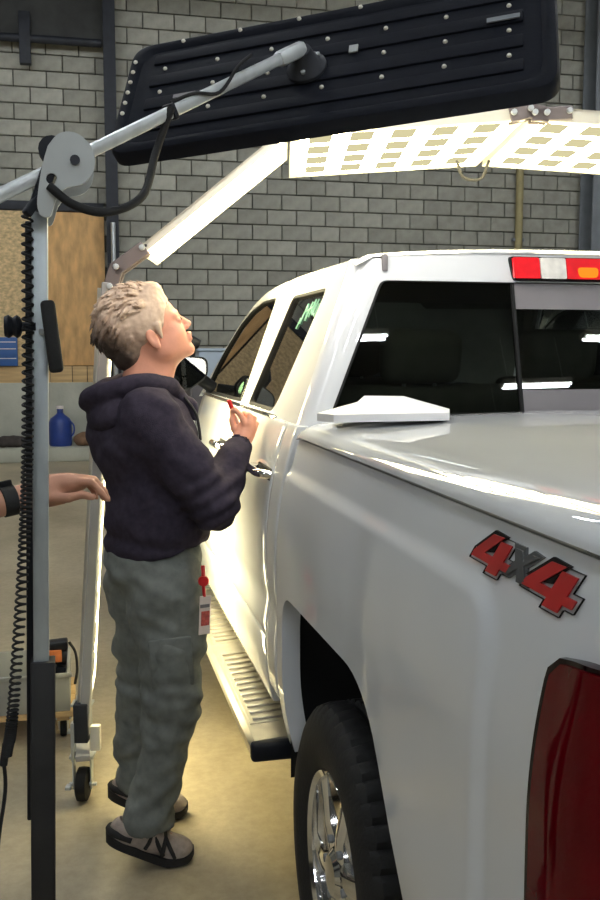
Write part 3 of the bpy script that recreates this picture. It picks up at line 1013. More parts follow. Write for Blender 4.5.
# door mirrors
for mir in (False, True):
    s = (lambda x: TW - x) if mir else (lambda x: x)
    mr_ = empty('door_mirror'); mr_.parent = doors[('f', mir)]
    tag(mr_, 'door mirror with chrome-edged glass')
    outline = round_poly([(0.045, 1.555), (-0.105, 1.565), (-0.142, 1.50), (-0.120, 1.445), (-0.04, 1.418), (0.045, 1.475)], 0.03, 5)
    out3 = inset(outline, 1.10)
    poly_plate('housing', [out3], lambda a, t, d: (s(a * (1 - 0.25 * d)), 2.232 + d + (1 - d / 0.11) * ((a + 0.05) * 0.148 + (t - 1.5) * 0.045), t), 0.11, 'black_plastic', mr_)
    poly_plate('mirror_face', [outline], lambda a, t, d: (s(a), 2.226 + d + (a + 0.05) * 0.148 + (t - 1.5) * 0.045, t), 0.012, 'mirror_glass', mr_)
    tube_obj('mirror_arm', [(s(0.02), 2.33, 1.47), (s(0.09), 2.36, 1.42)], 0.03, 'black_plastic', mr_, 10)
    tube_obj('bracket', [(s(-0.03), 2.31, 1.565), (s(-0.025), 2.31, 1.605), (s(0.0), 2.31, 1.63), (s(0.025), 2.31, 1.62)], [0.034, 0.036, 0.034, 0.02], 'black_plastic', mr_, 12)

# running boards
def running_board(mir):
    s = (lambda x: TW - x) if mir else (lambda x: x)
    rb = empty('running_board'); rb.parent = truck
    tag(rb, 'ribbed metal running board with black end cap')
    y0, y1 = 0.52, 2.78
    zt = 0.482
    prof = [(-0.062, zt - 0.045), (-0.066, zt - 0.012), (-0.052, zt + 0.002), (0.10, zt + 0.012), (0.12, zt - 0.045)]
    V, F_ = [], []
    for y in (y0, y1):
        for x, z in prof: V.append((s(x), y, z))
    n = len(prof)
    for i in range(n): F_.append((i, (i + 1) % n, n + (i + 1) % n, n + i))
    F_ += [list(range(n))[::-1], list(range(n, 2 * n))]
    mesh_obj('step_body', V, F_, 'step_metal', rb)
    bmc = bmesh.new()
    box(bmc, (s(0.027), y0 - 0.012, zt - 0.024), (0.185, 0.035, 0.056), None, 0.012, 3)
    bm_obj('end_cap', bmc, 'black_plastic', rb, True)
    bmc = bmesh.new()
    box(bmc, (s(0.027), y1 + 0.012, zt - 0.024), (0.185, 0.035, 0.056), None, 0.012, 3)
    bm_obj('end_cap', bmc, 'black_plastic', rb, True)
    rot = Matrix.Rotation((-1 if not mir else 1) * math.atan2(0.010, 0.152), 3, 'Y')
    for (a, b) in ((0.64, 1.36), (1.44, 2.16), (2.24, 2.68)):
        box_obj('tread_pad', (s(0.024), (a + b) / 2, zt + 0.0075), (0.135, b - a, 0.004), 'step_metal', rb, rot, 0.001, 1)
        k = a + 0.03
        while k < b - 0.02:
            box_obj('rib', (s(0.024), k, zt + 0.012), (0.112, 0.020, 0.010), 'step_metal', rb, rot, 0.004, 2)
            k += 0.052
    for yy in (0.9, 1.7, 2.5):
        tube_obj('bracket', [(s(0.05), yy, zt - 0.04), (s(0.30), yy, 0.54)], 0.02, 'underbody', rb, 8)
running_board(False); running_board(True)

# cabin: seats, headrests, dashboard, wheel
box_obj('cabin_floor', (TW / 2, 1.6, 0.66), (TW - 0.12, 2.2, 0.05), 'cabin_dark', truck)
box_obj('headliner', (TW / 2, 1.35, 1.815), (TW - 0.62, 1.4, 0.02), 'cabin_dark', truck)
box_obj('dashboard', (TW / 2, 2.52, 1.18), (TW - 0.24, 0.5, 0.24), 'cabin_dark', truck, bevel=0.06)
for mir in (False, True):
    s = (lambda x: TW - x) if mir else (lambda x: x)
    box_obj('door_card', (s(0.115), 1.52, 1.05), (0.02, 1.86, 0.62), 'cabin_dark', truck)
def seat(x, y, w, head):
    st = empty('seat'); st.parent = truck
    box_obj('seat_cushion', (x, y + 0.26, 0.93), (w, 0.5, 0.16), 'seat_dark', st, bevel=0.05, seg=3)
    box_obj('seat_back', (x, y, 1.20), (w, 0.14, 0.58), 'seat_dark', st, Matrix.Rotation(R(12), 3, 'X'), 0.05, 3)
    for hx in head:
        box_obj('headrest', (x + hx, y - 0.07, 1.575), (0.26, 0.10, 0.17), 'seat_dark', st, Matrix.Rotation(R(8), 3, 'X'), 0.045, 3)
        for q in (-0.05, 0.05):
            tube_obj('headrest_post', [(x + hx + q, y - 0.06, 1.45), (x + hx + q, y - 0.07, 1.53)], 0.007, 'galv', st, 6)
seat(TW / 2, 0.80, 1.5, (-0.46, 0.0, 0.46))
seat(0.52, 1.62, 0.54, (0,)); seat(TW - 0.52, 1.62, 0.54, (0,))
sw = empty('steering_wheel'); sw.parent = truck
pts = [(0.52 + 0.18 * math.cos(a), 2.14 + 0.06 * math.sin(a), 1.30 + 0.17 * math.sin(a)) for a in [2 * math.pi * k / 28 for k in range(29)]]
tube_obj('wheel_rim', pts, 0.014, 'black_plastic', sw, 8)
box_obj('wheel_hub', (0.52, 2.16, 1.29), (0.30, 0.04, 0.07), 'black_plastic', sw, bevel=0.015)

# greenish marker scribble on the rear door glass
def scrib(pts):
    tube_obj('marker_stroke', [(up_x(z) + 0.011, y, z) for y, z in pts], 0.0028, 'scribble', doors[('r', False)], 5)
for pts in ([(1.06, 1.68), (1.04, 1.745), (1.00, 1.69), (0.985, 1.75)], [(0.97, 1.70), (0.95, 1.755), (0.93, 1.705), (0.965, 1.73)],
            [(1.03, 1.72), (0.95, 1.735)], [(0.91, 1.755), (0.925, 1.715), (0.895, 1.70), (0.885, 1.74)], [(1.09, 1.665), (1.075, 1.70)]):
    scrib(pts)

# folded white sheet on the bed cover
def white_sheet():
    r = tag(empty('folded_sheet', (0.52 + 0.255, 2.08 + 0.26, 1.4185)), 'folded white sheet lying on the bed cover against the cab', 'sheet')
    a = [(-0.175, -0.105), (0.125, -0.10), (0.185, 0.05), (0.10, 0.14), (-0.06, 0.145), (-0.20, -0.04)]
    V = [(x, y, 0.001) for x, y in a] + [(x, y, 0.020 + 0.0 * x) for x, y in a] + [(-0.06, 0.02, 0.048), (0.06, 0.05, 0.050), (0.08, 0.12, 0.052), (-0.03, 0.12, 0.054)]
    F_ = [(0, 5, 4, 3, 2, 1)] + [(i, (i + 1) % 6, 6 + (i + 1) % 6, 6 + i) for i in range(6)]
    F_ += [(6, 7, 13, 12), (7, 8, 13), (8, 14, 13), (8, 9, 14), (9, 10, 15, 14), (10, 11, 12, 15), (11, 6, 12), (12, 13, 14, 15)]
    o = mesh_obj('sheet_stack', V, F_, 'paper', r)
    V2 = [(x * 1.04, y * 1.04, 0.0215) for x, y in a] + [(x * 1.04, y * 1.04, 0.0195) for x, y in a]
    return r
white_sheet()

# ------------------------------------------------------------------ light tunnel arching over the truck
arch = tag(empty('light_tunnel', (-0.009, 3.36, 0), R(-12)), 'glowing arch of hinged light panels on castors, spanning the truck cab', 'lamp')
def led_panel(p0, p1, depth, nu, nv, flip, y0=0.0, name='light_panel', frame=0.022, thick=0.040, yaw=0.0):
    """panel hinged in the arch plane between two (w, z) points; its lens looks at the truck"""
    a = Vector((p0[0], 0, p0[1])); b = Vector((p1[0], 0, p1[1]))
    u = (b - a); L = u.length; u.normalize()
    v = Vector((math.sin(R(yaw)), math.cos(R(yaw)), 0))
    n = u.cross(v)                       # for u = +x this is +z
    inn = -n if not flip else n          # towards the truck
    inn = n if flip else -n
    root = empty(name); root.parent = arch
    B = lambda s, t, d: a + u * s + v * (y0 + t) + inn * d
    def slab(nm, s0, s1, t0, t1, d0, d1, m, parent):
        bm = bmesh.new()
        c = [bm.verts.new(B(s, t, d)) for s in (s0, s1) for t in (t0, t1) for d in (d0, d1)]
        for f in ((0, 1, 3, 2), (4, 6, 7, 5), (0, 4, 5, 1), (2, 3, 7, 6), (0, 2, 6, 4), (1, 5, 7, 3)):
            bm.faces.new([c[i] for i in f])
        return bm_obj(nm, bm, m, parent)
    slab('backing', 0, L, 0, depth, -thick, -thick + 0.008, 'frame_white', root)
    slab('frame_rail', 0, L, 0, frame, -thick, 0.004, 'frame_white', root)
    slab('frame_rail', 0, L, depth - frame, depth, -thick, 0.004, 'frame_white', root)
    slab('frame_rail', 0, frame, frame, depth - frame, -thick, 0.004, 'frame_white', root)
    slab('frame_rail', L - frame, L, frame, depth - frame, -thick, 0.004, 'frame_white', root)
    slab('lens', frame, L - frame, frame, depth - frame, -0.012, -0.004, 'led_lens', root)
    if nu == 0: slab('divider', frame, L - frame, depth * 0.62, depth * 0.65, -0.004, 0.002, 'frame_white', root)
    du = (L - 2 * frame) / max(1, nu); dv = (depth - 2 * frame) / nv
    for i in range(nu):
        for j in range(nv):
            s = frame + du * (i + 0.5); t = frame + dv * (j + 0.5)
            slab('led_tile', s - du * 0.27, s + du * 0.27, t - dv * 0.30, t + dv * 0.30, -0.0045, 0.0005, 'led_cell', root)
    for s in (0.03, L - 0.03):
        bm = bmesh.new()
        box(bm, B(s, -0.003, -thick / 2), (0.009, 0.006, 0.009), None, 0.002, 1)
        bm_obj('screw', bm, 'steel_dark', root)
    return root
MID = 1.53
def mirror_w(p): return (2 * MID - p[0], p[1])
P_low0, P_low1 = (0.012, 0.30), (0.118, 1.80)
P_d0, P_d1 = (0.232, 1.915), (0.722, 2.305)
P_t0, P_t1 = (0.735, 2.312), (1.517, 2.362)
led_panel(P_low0, P_low1, 0.46, 12, 3, False, 0.0, frame=0.012, thick=0.034, yaw=-7.5)
led_panel(P_d0, P_d1, 0.40, 0, 3, False, 0.0, thick=0.022, frame=0.012)
led_panel(P_t0, P_t1, 0.82, 5, 4, False, 0.0, frame=0.032)
led_panel(mirror_w(P_t1), mirror_w(P_t0), 0.82, 5, 4, False, 0.0, frame=0.032)
led_panel(mirror_w(P_d1), mirror_w(P_d0), 0.40, 0, 3, False, 0.0, thick=0.022, frame=0.012)
led_panel(mirror_w(P_low1), mirror_w(P_low0), 0.46, 12, 3, False, 0.0, frame=0.012, thick=0.034, yaw=0)
# hinges
def hinge(pts, w, m='hinge_grey'):
    bm = bmesh.new()
    for yy in (-0.012, 0.03):
        P = [Vector((p[0], yy, p[1])) for p in pts]
        for a, b in zip(P[:-1], P[1:]):
            d = (b - a); L = d.length
            rot = Matrix.Rotation(-math.atan2(d.z, d.x), 3, 'Y')
            box(bm, (a + b) / 2, (L + w * 0.5, 0.008, w), rot, 0.003, 1)
    o = bm_obj('hinge', bm, m, arch)
    for p in pts:
        lathe_obj('bolt', [(0, -0.012), (0.010, -0.010), (0.011, 0.004), (0, 0.004)], 'galv', o, 8, 'Y', (p[0], -0.016, p[1] + 0.006))
    return o
h1 = [(0.128, 1.80), (0.150, 1.865), (0.238, 1.928)]
hinge(h1, 0.05); hinge([mirror_w(p) for p in h1], 0.05)
hinge([(1.475, 2.372), (1.53, 2.385), (1.585, 2.372)], 0.05)
hinge([(1.545, 2.372), (1.66, 2.378)], 0.045)
# posts, feet and castors
for mir in (False, True):
    q = mirror_w if mir else (lambda p: p)
    def P3(w, y, z): p = q((w, z)); return (p[0], y, p[1])
    bm = bmesh.new()
    a = Vector(P3(0.004, 0.0, 0.24)); b = Vector(P3(0.118, 0.0, 1.82))
    d = b - a
    rot = Matrix.Rotation(math.atan2(d.x, d.z), 3, 'Y')
    box(bm, (a + b) / 2, (0.034, 0.036, d.length), rot, 0.003, 1)
    bm_obj('post', bm, 'frame_grey', arch)
    box_obj('bracket', P3(-0.004, -0.004, 0.29), (0.05, 0.05, 0.14), 'steel_dark', arch, bevel=0.004)
    box_obj('bracket', P3(-0.032, -0.02, 0.225), (0.012, 0.03, 0.14), 'galv', arch, bevel=0.002)
    box_obj('bracket', P3(0.045, -0.01, 0.235), (0.035, 0.03, 0.09), 'frame_white', arch, bevel=0.004)
    fy = R(-12 if not mir else 0)
    box_obj('foot_rail', P3(-0.005 + 0.25 * math.sin(fy), 0.25, 0.175), (0.05, 0.62, 0.022), 'frame_grey', arch, Matrix.Rotation(-fy, 3, 'Z'), bevel=0.004)
    for yy in (0.0, 0.50):
        cs = empty('castor'); cs.parent = arch; cs.location = P3(-0.005 + yy * math.sin(fy), yy, 0)
        lathe_obj('castor_wheel', [(0.0, -0.022), (0.045, -0.022), (0.058, -0.016), (0.060, 0), (0.058, 0.016), (0.045, 0.022), (0, 0.022)], 'black_rubber', cs, 28, 'X', (0, 0, 0.060))
        for sx in (-1, 1):
            box_obj('fork', (sx * 0.031, 0.004, 0.105), (0.006, 0.040, 0.12), 'galv', cs, bevel=0.002)
        box_obj('fork_top', (0, 0.004, 0.166), (0.085, 0.06, 0.012), 'galv', cs, bevel=0.002)
        tube_obj('axle_bolt', [(-0.048, 0, 0.06), (0.048, 0, 0.06)], 0.007, 'galv', cs, 8)
        box_obj('brake_lever', (-0.045, -0.03, 0.062), (0.02, 0.03, 0.012), 'galv', cs, bevel=0.002)

# cable loop under the centre hinge
tube_obj('cable', spline([(1.40, 0.62, 2.345), (1.43, 0.63, 2.28), (1.50, 0.63, 2.275), (1.53, 0.62, 2.345)], 6), 0.006, 'black_rubber', arch, 6)

# ------------------------------------------------------------------ swing-arm panel lamp on a stand
stand = tag(empty('lamp_stand', (-0.10, 2.0, 0)), 'tall steel pole stand with pivoting arm and coiled cord, nearest the viewer', 'stand')
def S(x, y, z): return Vector((x + 0.10, y - 2.0, z))
def bar(name, a, b, w, m, parent, w2=None, bev=0.003):
    a, b = Vector(a), Vector(b)
    d = b - a
    rot = d.to_track_quat('Z', 'Y').to_matrix()
    bm = bmesh.new()
    box(bm, (a + b) / 2, (w, w2 or w, d.length), rot, bev, 2)
    return bm_obj(name, bm, m, parent, True)
bar('pole', S(-0.097, 2.0, 0.5), S(-0.064, 2.0, 1.90), 0.031, 'pole_steel', stand)
bar('sleeve', S(-0.104, 2.0, 0.10), S(-0.083, 2.0, 0.958), 0.049, 'black_sleeve', stand)
bar('slide_rail', S(-0.116, 2.03, 0.6), S(-0.085, 2.03, 1.85), 0.012, 'black_plastic', stand, 0.02)
for a in (20, 110, 200, 290):
    dx, dy = 0.42 * math.cos(R(a)), 0.42 * math.sin(R(a))
    bar('foot_bar', S(-0.104, 2.0, 0.11), S(-0.104 + dx, 2.0 + dy, 0.11), 0.035, 'black_sleeve', stand)
    c = S(-0.104 + dx, 2.0 + dy, 0.045)
    lathe_obj('castor_wheel', [(0, -0.014), (0.04, -0.014), (0.045, 0), (0.04, 0.014), (0, 0.014)], 'black_rubber', stand, 20, 'X', c)
    tube_obj('castor_stem', [c, c + Vector((0.0, 0, 0.06))], 0.012, 'galv', stand, 8)
# pivot plates
prof = [(240, 130), (280, 82), (330, 68), (380, 85), (420, 130), (432, 190), (412, 250), (372, 285), (312, 300), (272, 340), (252, 400), (236, 425), (202, 415), (190, 370), (200, 290), (215, 210)]
k_ = 0.00208 / 4.615
pl = [((x - 345) * k_, (185 - y) * k_) for x, y in prof]
pl = [(p.x, p.y) for p in spline([(a, b, 0) for a, b in pl + [pl[0]]], 3)][:-1]
circ = lambda cx_, cy_, r_, n=14: [(cx_ + r_ * math.cos(2 * math.pi * k / n), cy_ + r_ * math.sin(2 * math.pi * k / n)) for k in range(n)]
hole1 = circ((252 - 345) * k_, (185 - 265) * k_, 0.0105)
pc = S(0.003, 1.922, 1.953)
poly_plate('pivot_plate', [pl, hole1], lambda s, t, d: pc + Vector((s, d, t)), 0.007, 'plate_grey', stand)
poly_plate('pivot_plate', [pl, hole1], lambda s, t, d: pc + Vector((s, d + 0.125, t)), 0.007, 'plate_grey', stand)
tube_obj('pivot_bolt', [pc + Vector((0.002, -0.006, 0.0)), pc + Vector((0.002, 0.145, 0.0))], 0.0095, 'steel_dark', stand, 12)
box_obj('clamp_block', pc + Vector((-0.056, 0.028, -0.045)), (0.03, 0.045, 0.10), 'black_plastic', stand, Matrix.Rotation(R(20), 3, 'Y'), 0.006)
bar('lock_lever', pc + Vector((-0.062, 0.02, -0.06)), pc + Vector((-0.090, -0.005, -0.105)), 0.016, 'black_plastic', stand)
tube_obj('clamp_drum', [pc + Vector((-0.040, 0.016, 0.022)), pc + Vector((-0.040, 0.046, 0.022))], 0.026, 'black_plastic', stand, 16)
# star knob and pad handle on the pole
kb = S(-0.108, 1.99, 1.640)
lathe_obj('star_knob', [(0.0, -0.030), (0.020, -0.030), (0.024, -0.022), (0.018, -0.014), (0.024, -0.006), (0.020, 0.0), (0.010, 0.004), (0.010, 0.03), (0, 0.03)], 'black_plastic', stand, 10, 'X', kb)
bm = bmesh.new()
box(bm, S(-0.047, 1.975, 1.620), (0.028, 0.05, 0.142), Matrix.Rotation(R(-6), 3, 'Y'), 0.008, 3)
bm_obj('grip_pad', bm, 'black_rubber', stand, True)
bar('grip_bolt', S(-0.07, 1.99, 1.63), S(-0.04, 1.955, 1.63), 0.012, 'galv', stand)

# pose of the panel
PU = Vector((0.864, -0.497, 0.080)).normalized()
PV = Vector((0.222, 0.520, 0.825)); PV = (PV - PU * PV.dot(PU)).normalized()
PN = PU.cross(PV)                           # looks back towards the viewer
PC = Vector((0.607, 2.352, 2.278))
PW, PH = 1.10, 0.40
MO = (-0.040, -0.012)
arm_end = PC + PN * 0.075 + PU * MO[0] + PV * MO[1]
piv = Vector((0.004, 1.99, 1.968))
adir = (arm_end - piv).normalized()
bar('arm', piv - adir * 0.36 - Vector((-0.10, 2.0, 0)), arm_end - Vector((-0.10, 2.0, 0)), 0.026, 'galv', stand, bev=0.008)
bar('arm_sleeve', arm_end - adir * 0.085 - Vector((-0.10, 2.0, 0)), arm_end + adir * 0.01 - Vector((-0.10, 2.0, 0)), 0.036, 'galv', stand, bev=0.012)
# thick cable from the pivot up to the arm
o0 = Vector((-0.10, 2.0, 0))
on_arm = piv + adir * 0.27
tube_obj('arm_cable', spline([Vector((-0.044, 1.912, 1.902)) - o0, Vector((0.0, 1.905, 1.868)) - o0, Vector((0.063, 1.92, 1.858)) - o0, Vector((0.135, 1.98, 1.90)) - o0, on_arm + Vector((-0.035, -0.02, -0.09)) - o0, on_arm + Vector((0.0, -0.016, 0.006)) - o0], 8), 0.0085, 'black_rubber', stand, 10)
for k in range(5):
    q = piv + adir * (0.30 + 0.05 * k)
tube_obj('arm_cable', spline([on_arm + Vector((0, 0, 0.02)) - o0, piv + adir * 0.34 + Vector((0, -0.018, 0.012)) - o0, piv + adir * 0.42 + Vector((0, -0.02, -0.012)) - o0, piv + adir * 0.48 + Vector((0, -0.02, 0.024)) - o0, piv + adir * 0.53 + Vector((0.0, 0.0, 0.04)) - o0], 6), 0.004, 'black_rubber', stand, 8)
bar('cable_tie', on_arm - adir * 0.006 - o0, on_arm + adir * 0.006 - o0, 0.034, 'black_plastic', stand)
# coiled cord hanging beside the pole
hel = []
pa = [Vector((-0.088, 1.985, 1.862)), Vector((-0.098, 1.965, 1.45)), Vector((-0.112, 1.96, 1.20)), Vector((-0.143, 1.96, 0.869)), Vector((-0.158, 1.96, 0.775))]
ctr = spline(pa, 60)
tot = 96
for i, p in enumerate(spline(pa, 240)):
    f = i / (4 * 240)
    a = f * tot * 2 * math.pi
    rr = 0.0100 if f < 0.9 else 0.009
    hel.append(p - o0 + Vector((math.cos(a) * rr, math.sin(a) * rr, 0)))
tube_obj('coiled_cord', hel, 0.0028, 'black_rubber', stand, 5)
tube_obj('straight_cord', spline([Vector((-0.165, 1.96, 0.775)) - o0, Vector((-0.163, 1.96, 0.70)) - o0, Vector((-0.182, 1.95, 0.57)) - o0, Vector((-0.20, 1.95, 0.30)) - o0, Vector((-0.26, 1.95, 0.012)) - o0], 6), 0.004, 'black_rubber', stand, 8)
tube_obj('cord_strain_relief', [Vector((-0.158, 1.96, 0.80)) - o0, Vector((-0.165, 1.96, 0.755)) - o0], 0.008, 'black_rubber', stand, 8)

# the panel itself
Mp = Matrix((PU, PV, PN)).transposed().to_4x4()
panel = bpy.data.objects.new('panel_lamp', None)
panel.matrix_world = Matrix.Translation(PC) @ Mp
COL.objects.link(panel)
tag(panel, 'large black ribbed lamp panel seen from its back, held out over the truck', 'lamp')
out = round_poly([(-PW / 2, -PH / 2), (PW / 2, -PH / 2), (PW / 2, PH / 2), (-PW / 2, PH / 2)], 0.055, 8)
def ring(sc, z, dx=0.0):
    o_ = []
    for x, y in out:
        o_.append((math.copysign(max(0, abs(x) - sc), x), math.copysign(max(0, abs(y) - sc), y), z))
    return o_
V, F_ = [], []
levels = [ring(0, -0.03), ring(0, 0.0), ring(0.004, 0.012), ring(0.014, 0.018), ring(0.026, 0.016), ring(0.036, 0.008), ring(0.045, 0.010)]
n = len(out)
for L_ in levels: V += L_
for j in range(len(levels) - 1):
    for i in range(n): F_.append((j * n + i, j * n + (i + 1) % n, (j + 1) * n + (i + 1) % n, (j + 1) * n + i))
F_.append([(len(levels) - 1) * n + i for i in range(n)])
mesh_obj('shell', V, F_, 'panel_black', panel, smooth=True, angle=40)
# long pressed ribs
for yy, hh in ((0.128, 0.036), (0.048, 0.040), (-0.036, 0.040), (-0.116, 0.036)):
    bm = bmesh.new()
    vv = box(bm, (0.0, yy, 0.012), (PW - 0.15, hh, 0.009), None, 0.004, 2)
    bm_obj('rib', bm, 'panel_black', panel, True)
rv = None
for j, yy in enumerate((0.092, 0.006, -0.078)):
    for k in range(7):
        x = -0.44 + 0.147 * k
        if abs(x) < 0.08 and j == 1: continue
        if rv is None:
            rv = lathe_obj('rivet', [(0.0060, 0.0), (0.0058, 0.003), (0.0040, 0.0055), (0.0, 0.0066)], 'frame_white', panel, 8, 'Z')
            o_ = rv
        else:
            o_ = rv.copy(); link(o_, panel)
        o_.location = (x, yy + 0.0, 0.0095)
for k in range(6):
    o_ = rv.copy(); link(o_, panel); o_.location = (-PW / 2 + 0.020, 0.13 - 0.038 * k, 0.0165)
for k in range(6):
    for sgn in (1,):
        o_ = rv.copy(); link(o_, panel); o_.location = (-0.40 + 0.16 * k, sgn * (PH / 2 - 0.020), 0.0170)
tag(box_obj('nameplate', (0.43, 0.038, 0.0225), (0.075, 0.014, 0.003), 'steel_grey', panel), 'small grey nameplate')
box_obj('switch_plate', (0.075, 0.024, 0.0225), (0.022, 0.024, 0.004), 'plate_grey', panel)
box_obj('wire_clip', (-0.36, -0.035, 0.022), (0.06, 0.012, 0.003), 'trim_grey', panel)
lathe_obj('mount_disc', [(0.0, 0.0), (0.050, 0.004), (0.050, 0.012), (0.044, 0.020), (0.030, 0.034), (0.024, 0.060), (0.0, 0.066)], 'steel_dark', panel, 28, 'Z', (MO[0], MO[1], 0.012))
for a in (30, 150, 270):
    lathe_obj('mount_bolt', [(0.006, 0.0), (0.006, 0.006), (0, 0.008)], 'galv', panel, 8, 'Z', (MO[0] + 0.036 * math.cos(R(a)), MO[1] + 0.036 * math.sin(R(a)), 0.036))
inner = [(x * 0.95, y * 0.90) for x, y in out]
poly_plate('lens', [inner], lambda s, t, d: (s, t, -0.034 + d), 0.003, 'panel_lens', panel)

# ------------------------------------------------------------------ people: distance fields turned into continuous surfaces
class Field:
    def __init__(self, lo, hi, h):
        self.lo = np.array(lo, float); self.h = h
        self.n = np.ceil((np.array(hi) - self.lo) / h).astype(int) + 1
        self.F = np.full(self.n, 9.0, np.float32)
        self.ax = [(self.lo[i] + h * np.arange(self.n[i])).astype(np.float32) for i in range(3)]
    def win(self, lo, hi):
        a = np.clip(np.floor((np.array(lo) - self.lo) / self.h).astype(int), 0, self.n - 1)
        b = np.clip(np.ceil((np.array(hi) - self.lo) / self.h).astype(int) + 1, 1, self.n)
        if np.any(b <= a): return None
        sl = tuple(slice(a[i], b[i]) for i in range(3))
        X = self.ax[0][sl[0]][:, None, None]; Y = self.ax[1][sl[1]][None, :, None]; Z = self.ax[2][sl[2]][None, None, :]
        return sl, X, Y, Z
    def put(self, sl, d, k, sub=False):
        f = self.F[sl]
        if sub:
            d = -d
            if k <= 0: self.F[sl] = np.maximum(f, d)
            else:
                hh = np.clip(0.5 - 0.5 * (f - d) / k, 0, 1)
                self.F[sl] = f * (1 - hh) + d * hh + k * hh * (1 - hh)
        elif k <= 0: self.F[sl] = np.minimum(f, d)
        else:
            hh = np.clip(0.5 + 0.5 * (f - d) / k, 0, 1)
            self.F[sl] = f * (1 - hh) + d * hh - k * hh * (1 - hh)
    def cone(self, a, b, ra, rb, k=0.01, sub=False):
        a = np.array(a, float); b = np.array(b, float)
        m = max(ra, rb) + k * 1.2 + 4 * self.h
        w = self.win(np.minimum(a, b) - m, np.maximum(a, b) + m)
        if w is None: return
        sl, X, Y, Z = w
        ab = b - a; L2 = max(float(ab @ ab), 1e-12)
        px, py, pz = X - a[0], Y - a[1], Z - a[2]
        t = np.clip((px * ab[0] + py * ab[1] + pz * ab[2]) / L2, 0, 1)
        d = np.sqrt((px - t * ab[0]) ** 2 + (py - t * ab[1]) ** 2 + (pz - t * ab[2]) ** 2) - (ra + (rb - ra) * t)
        self.put(sl, d, k, sub)
    def chain(self, pts, rs, k=0.01):
        for i in range(len(pts) - 1): self.cone(pts[i], pts[i + 1], rs[i], rs[i + 1], k)
    def ell(self, c, r, k=0.01, axes=None, sub=False):
        c = np.array(c, float); r = np.array(r, float)
        A = np.eye(3) if axes is None else np.array(axes, float)     # rows are the local axes
        ext = np.sqrt(((A * r[:, None]) ** 2).sum(0))
        m = k * 1.2 + 4 * self.h
        w = self.win(c - ext - m, c + ext + m)
        if w is None: return
        sl, X, Y, Z = w
        px, py, pz = X - c[0], Y - c[1], Z - c[2]
        k0 = 0; k1 = 0
        for i in range(3):
            q = px * A[i, 0] + py * A[i, 1] + pz * A[i, 2]
            k0 = k0 + (q / r[i]) ** 2; k1 = k1 + (q / r[i] ** 2) ** 2
        k0 = np.sqrt(k0); k1 = np.sqrt(k1) + 1e-9
        d = np.where(k0 < 1e-4, -r.min(), k0 * (k0 - 1) / k1)
        self.put(sl, d.astype(np.float32), k, sub)
    def plane(self, p, nrm):
        """keep the side the normal points away from"""
        n = np.array(nrm, float); n /= np.linalg.norm(n)
        d = (self.ax[0][:, None, None] - p[0]) * n[0] + (self.ax[1][None, :, None] - p[1]) * n[1] + (self.ax[2][None, None, :] - p[2]) * n[2]
        self.F = np.maximum(self.F, d.astype(np.float32))
    def surface(self):
        F = self.F; ins = F < 0
        c = ins[:-1, :-1, :-1].astype(np.int8)
        offs = [(i, j, k) for i in (0, 1) for j in (0, 1) for k in (0, 1)]
        cnt = np.zeros(np.array(F.shape) - 1, np.int8)
        nx, ny, nz = cnt.shape
        for (i, j, k) in offs: cnt += ins[i:i + nx, j:j + ny, k:k + nz]
        act = np.argwhere((cnt > 0) & (cnt < 8))
        idx = np.full(cnt.shape, -1, np.int32)
        idx[act[:, 0], act[:, 1], act[:, 2]] = np.arange(len(act))
        vals = [F[act[:, 0] + i, act[:, 1] + j, act[:, 2] + k] for (i, j, k) in offs]
        S_ = np.zeros((len(act), 3)); C_ = np.zeros(len(act))
        for a in range(8):
            for b in range(a + 1, 8):
                da = np.array(offs[b]) - np.array(offs[a])
                if np.abs(da).sum() != 1: continue
                va, vb = vals[a], vals[b]
                cr_ = (va < 0) != (vb < 0)
                t = np.where(cr_, va / np.where(cr_, va - vb, 1), 0)
                S_ += np.where(cr_[:, None], np.array(offs[a]) + t[:, None] * da, 0); C_ += cr_
        V = self.lo + (act + S_ / C_[:, None]) * self.h
        Q = []
        for ax_ in range(3):
            o1, o2 = [(1, 2), (2, 0), (0, 1)][ax_]
            sl_a = [slice(1, -1)] * 3; sl_a[ax_] = slice(0, -1)
            sl_b = list(sl_a); sl_b[ax_] = slice(1, None)
            A, B = ins[tuple(sl_a)], ins[tuple(sl_b)]
            e = np.argwhere(A != B)
            if len(e) == 0: continue
            flip = A[e[:, 0], e[:, 1], e[:, 2]]
            base = e.copy(); 
            for q in range(3):
                if q != ax_: base[:, q] += 1
            def cell(d1, d2):
                b_ = base.copy(); b_[:, o1] -= d1; b_[:, o2] -= d2
                return idx[b_[:, 0], b_[:, 1], b_[:, 2]]
            q4 = np.stack([cell(1, 1), cell(0, 1), cell(0, 0), cell(1, 0)], 1)
            q4[~flip] = q4[~flip][:, ::-1]
            Q.append(q4)
        Q = np.concatenate(Q)
        Q = Q[(Q >= 0).all(1)]
        return V, Q

def relax(V, Q, it=2, w=0.5):
    E_ = np.concatenate([Q[:, [0, 1]], Q[:, [1, 2]], Q[:, [2, 3]], Q[:, [3, 0]]])
    for _ in range(it):
        S_ = np.zeros_like(V); C_ = np.zeros(len(V))
        np.add.at(S_, E_[:, 0], V[E_[:, 1]]); np.add.at(C_, E_[:, 0], 1)
        np.add.at(S_, E_[:, 1], V[E_[:, 0]]); np.add.at(C_, E_[:, 1], 1)
        V = V * (1 - w) + w * S_ / np.maximum(C_, 1)[:, None]
    return V

def vnormals(V, Q):
    N = np.cross(V[Q[:, 2]] - V[Q[:, 0]], V[Q[:, 3]] - V[Q[:, 1]])
    out_ = np.zeros_like(V)
    for k in range(4): np.add.at(out_, Q[:, k], N)
    return out_ / (np.linalg.norm(out_, axis=1)[:, None] + 1e-12)

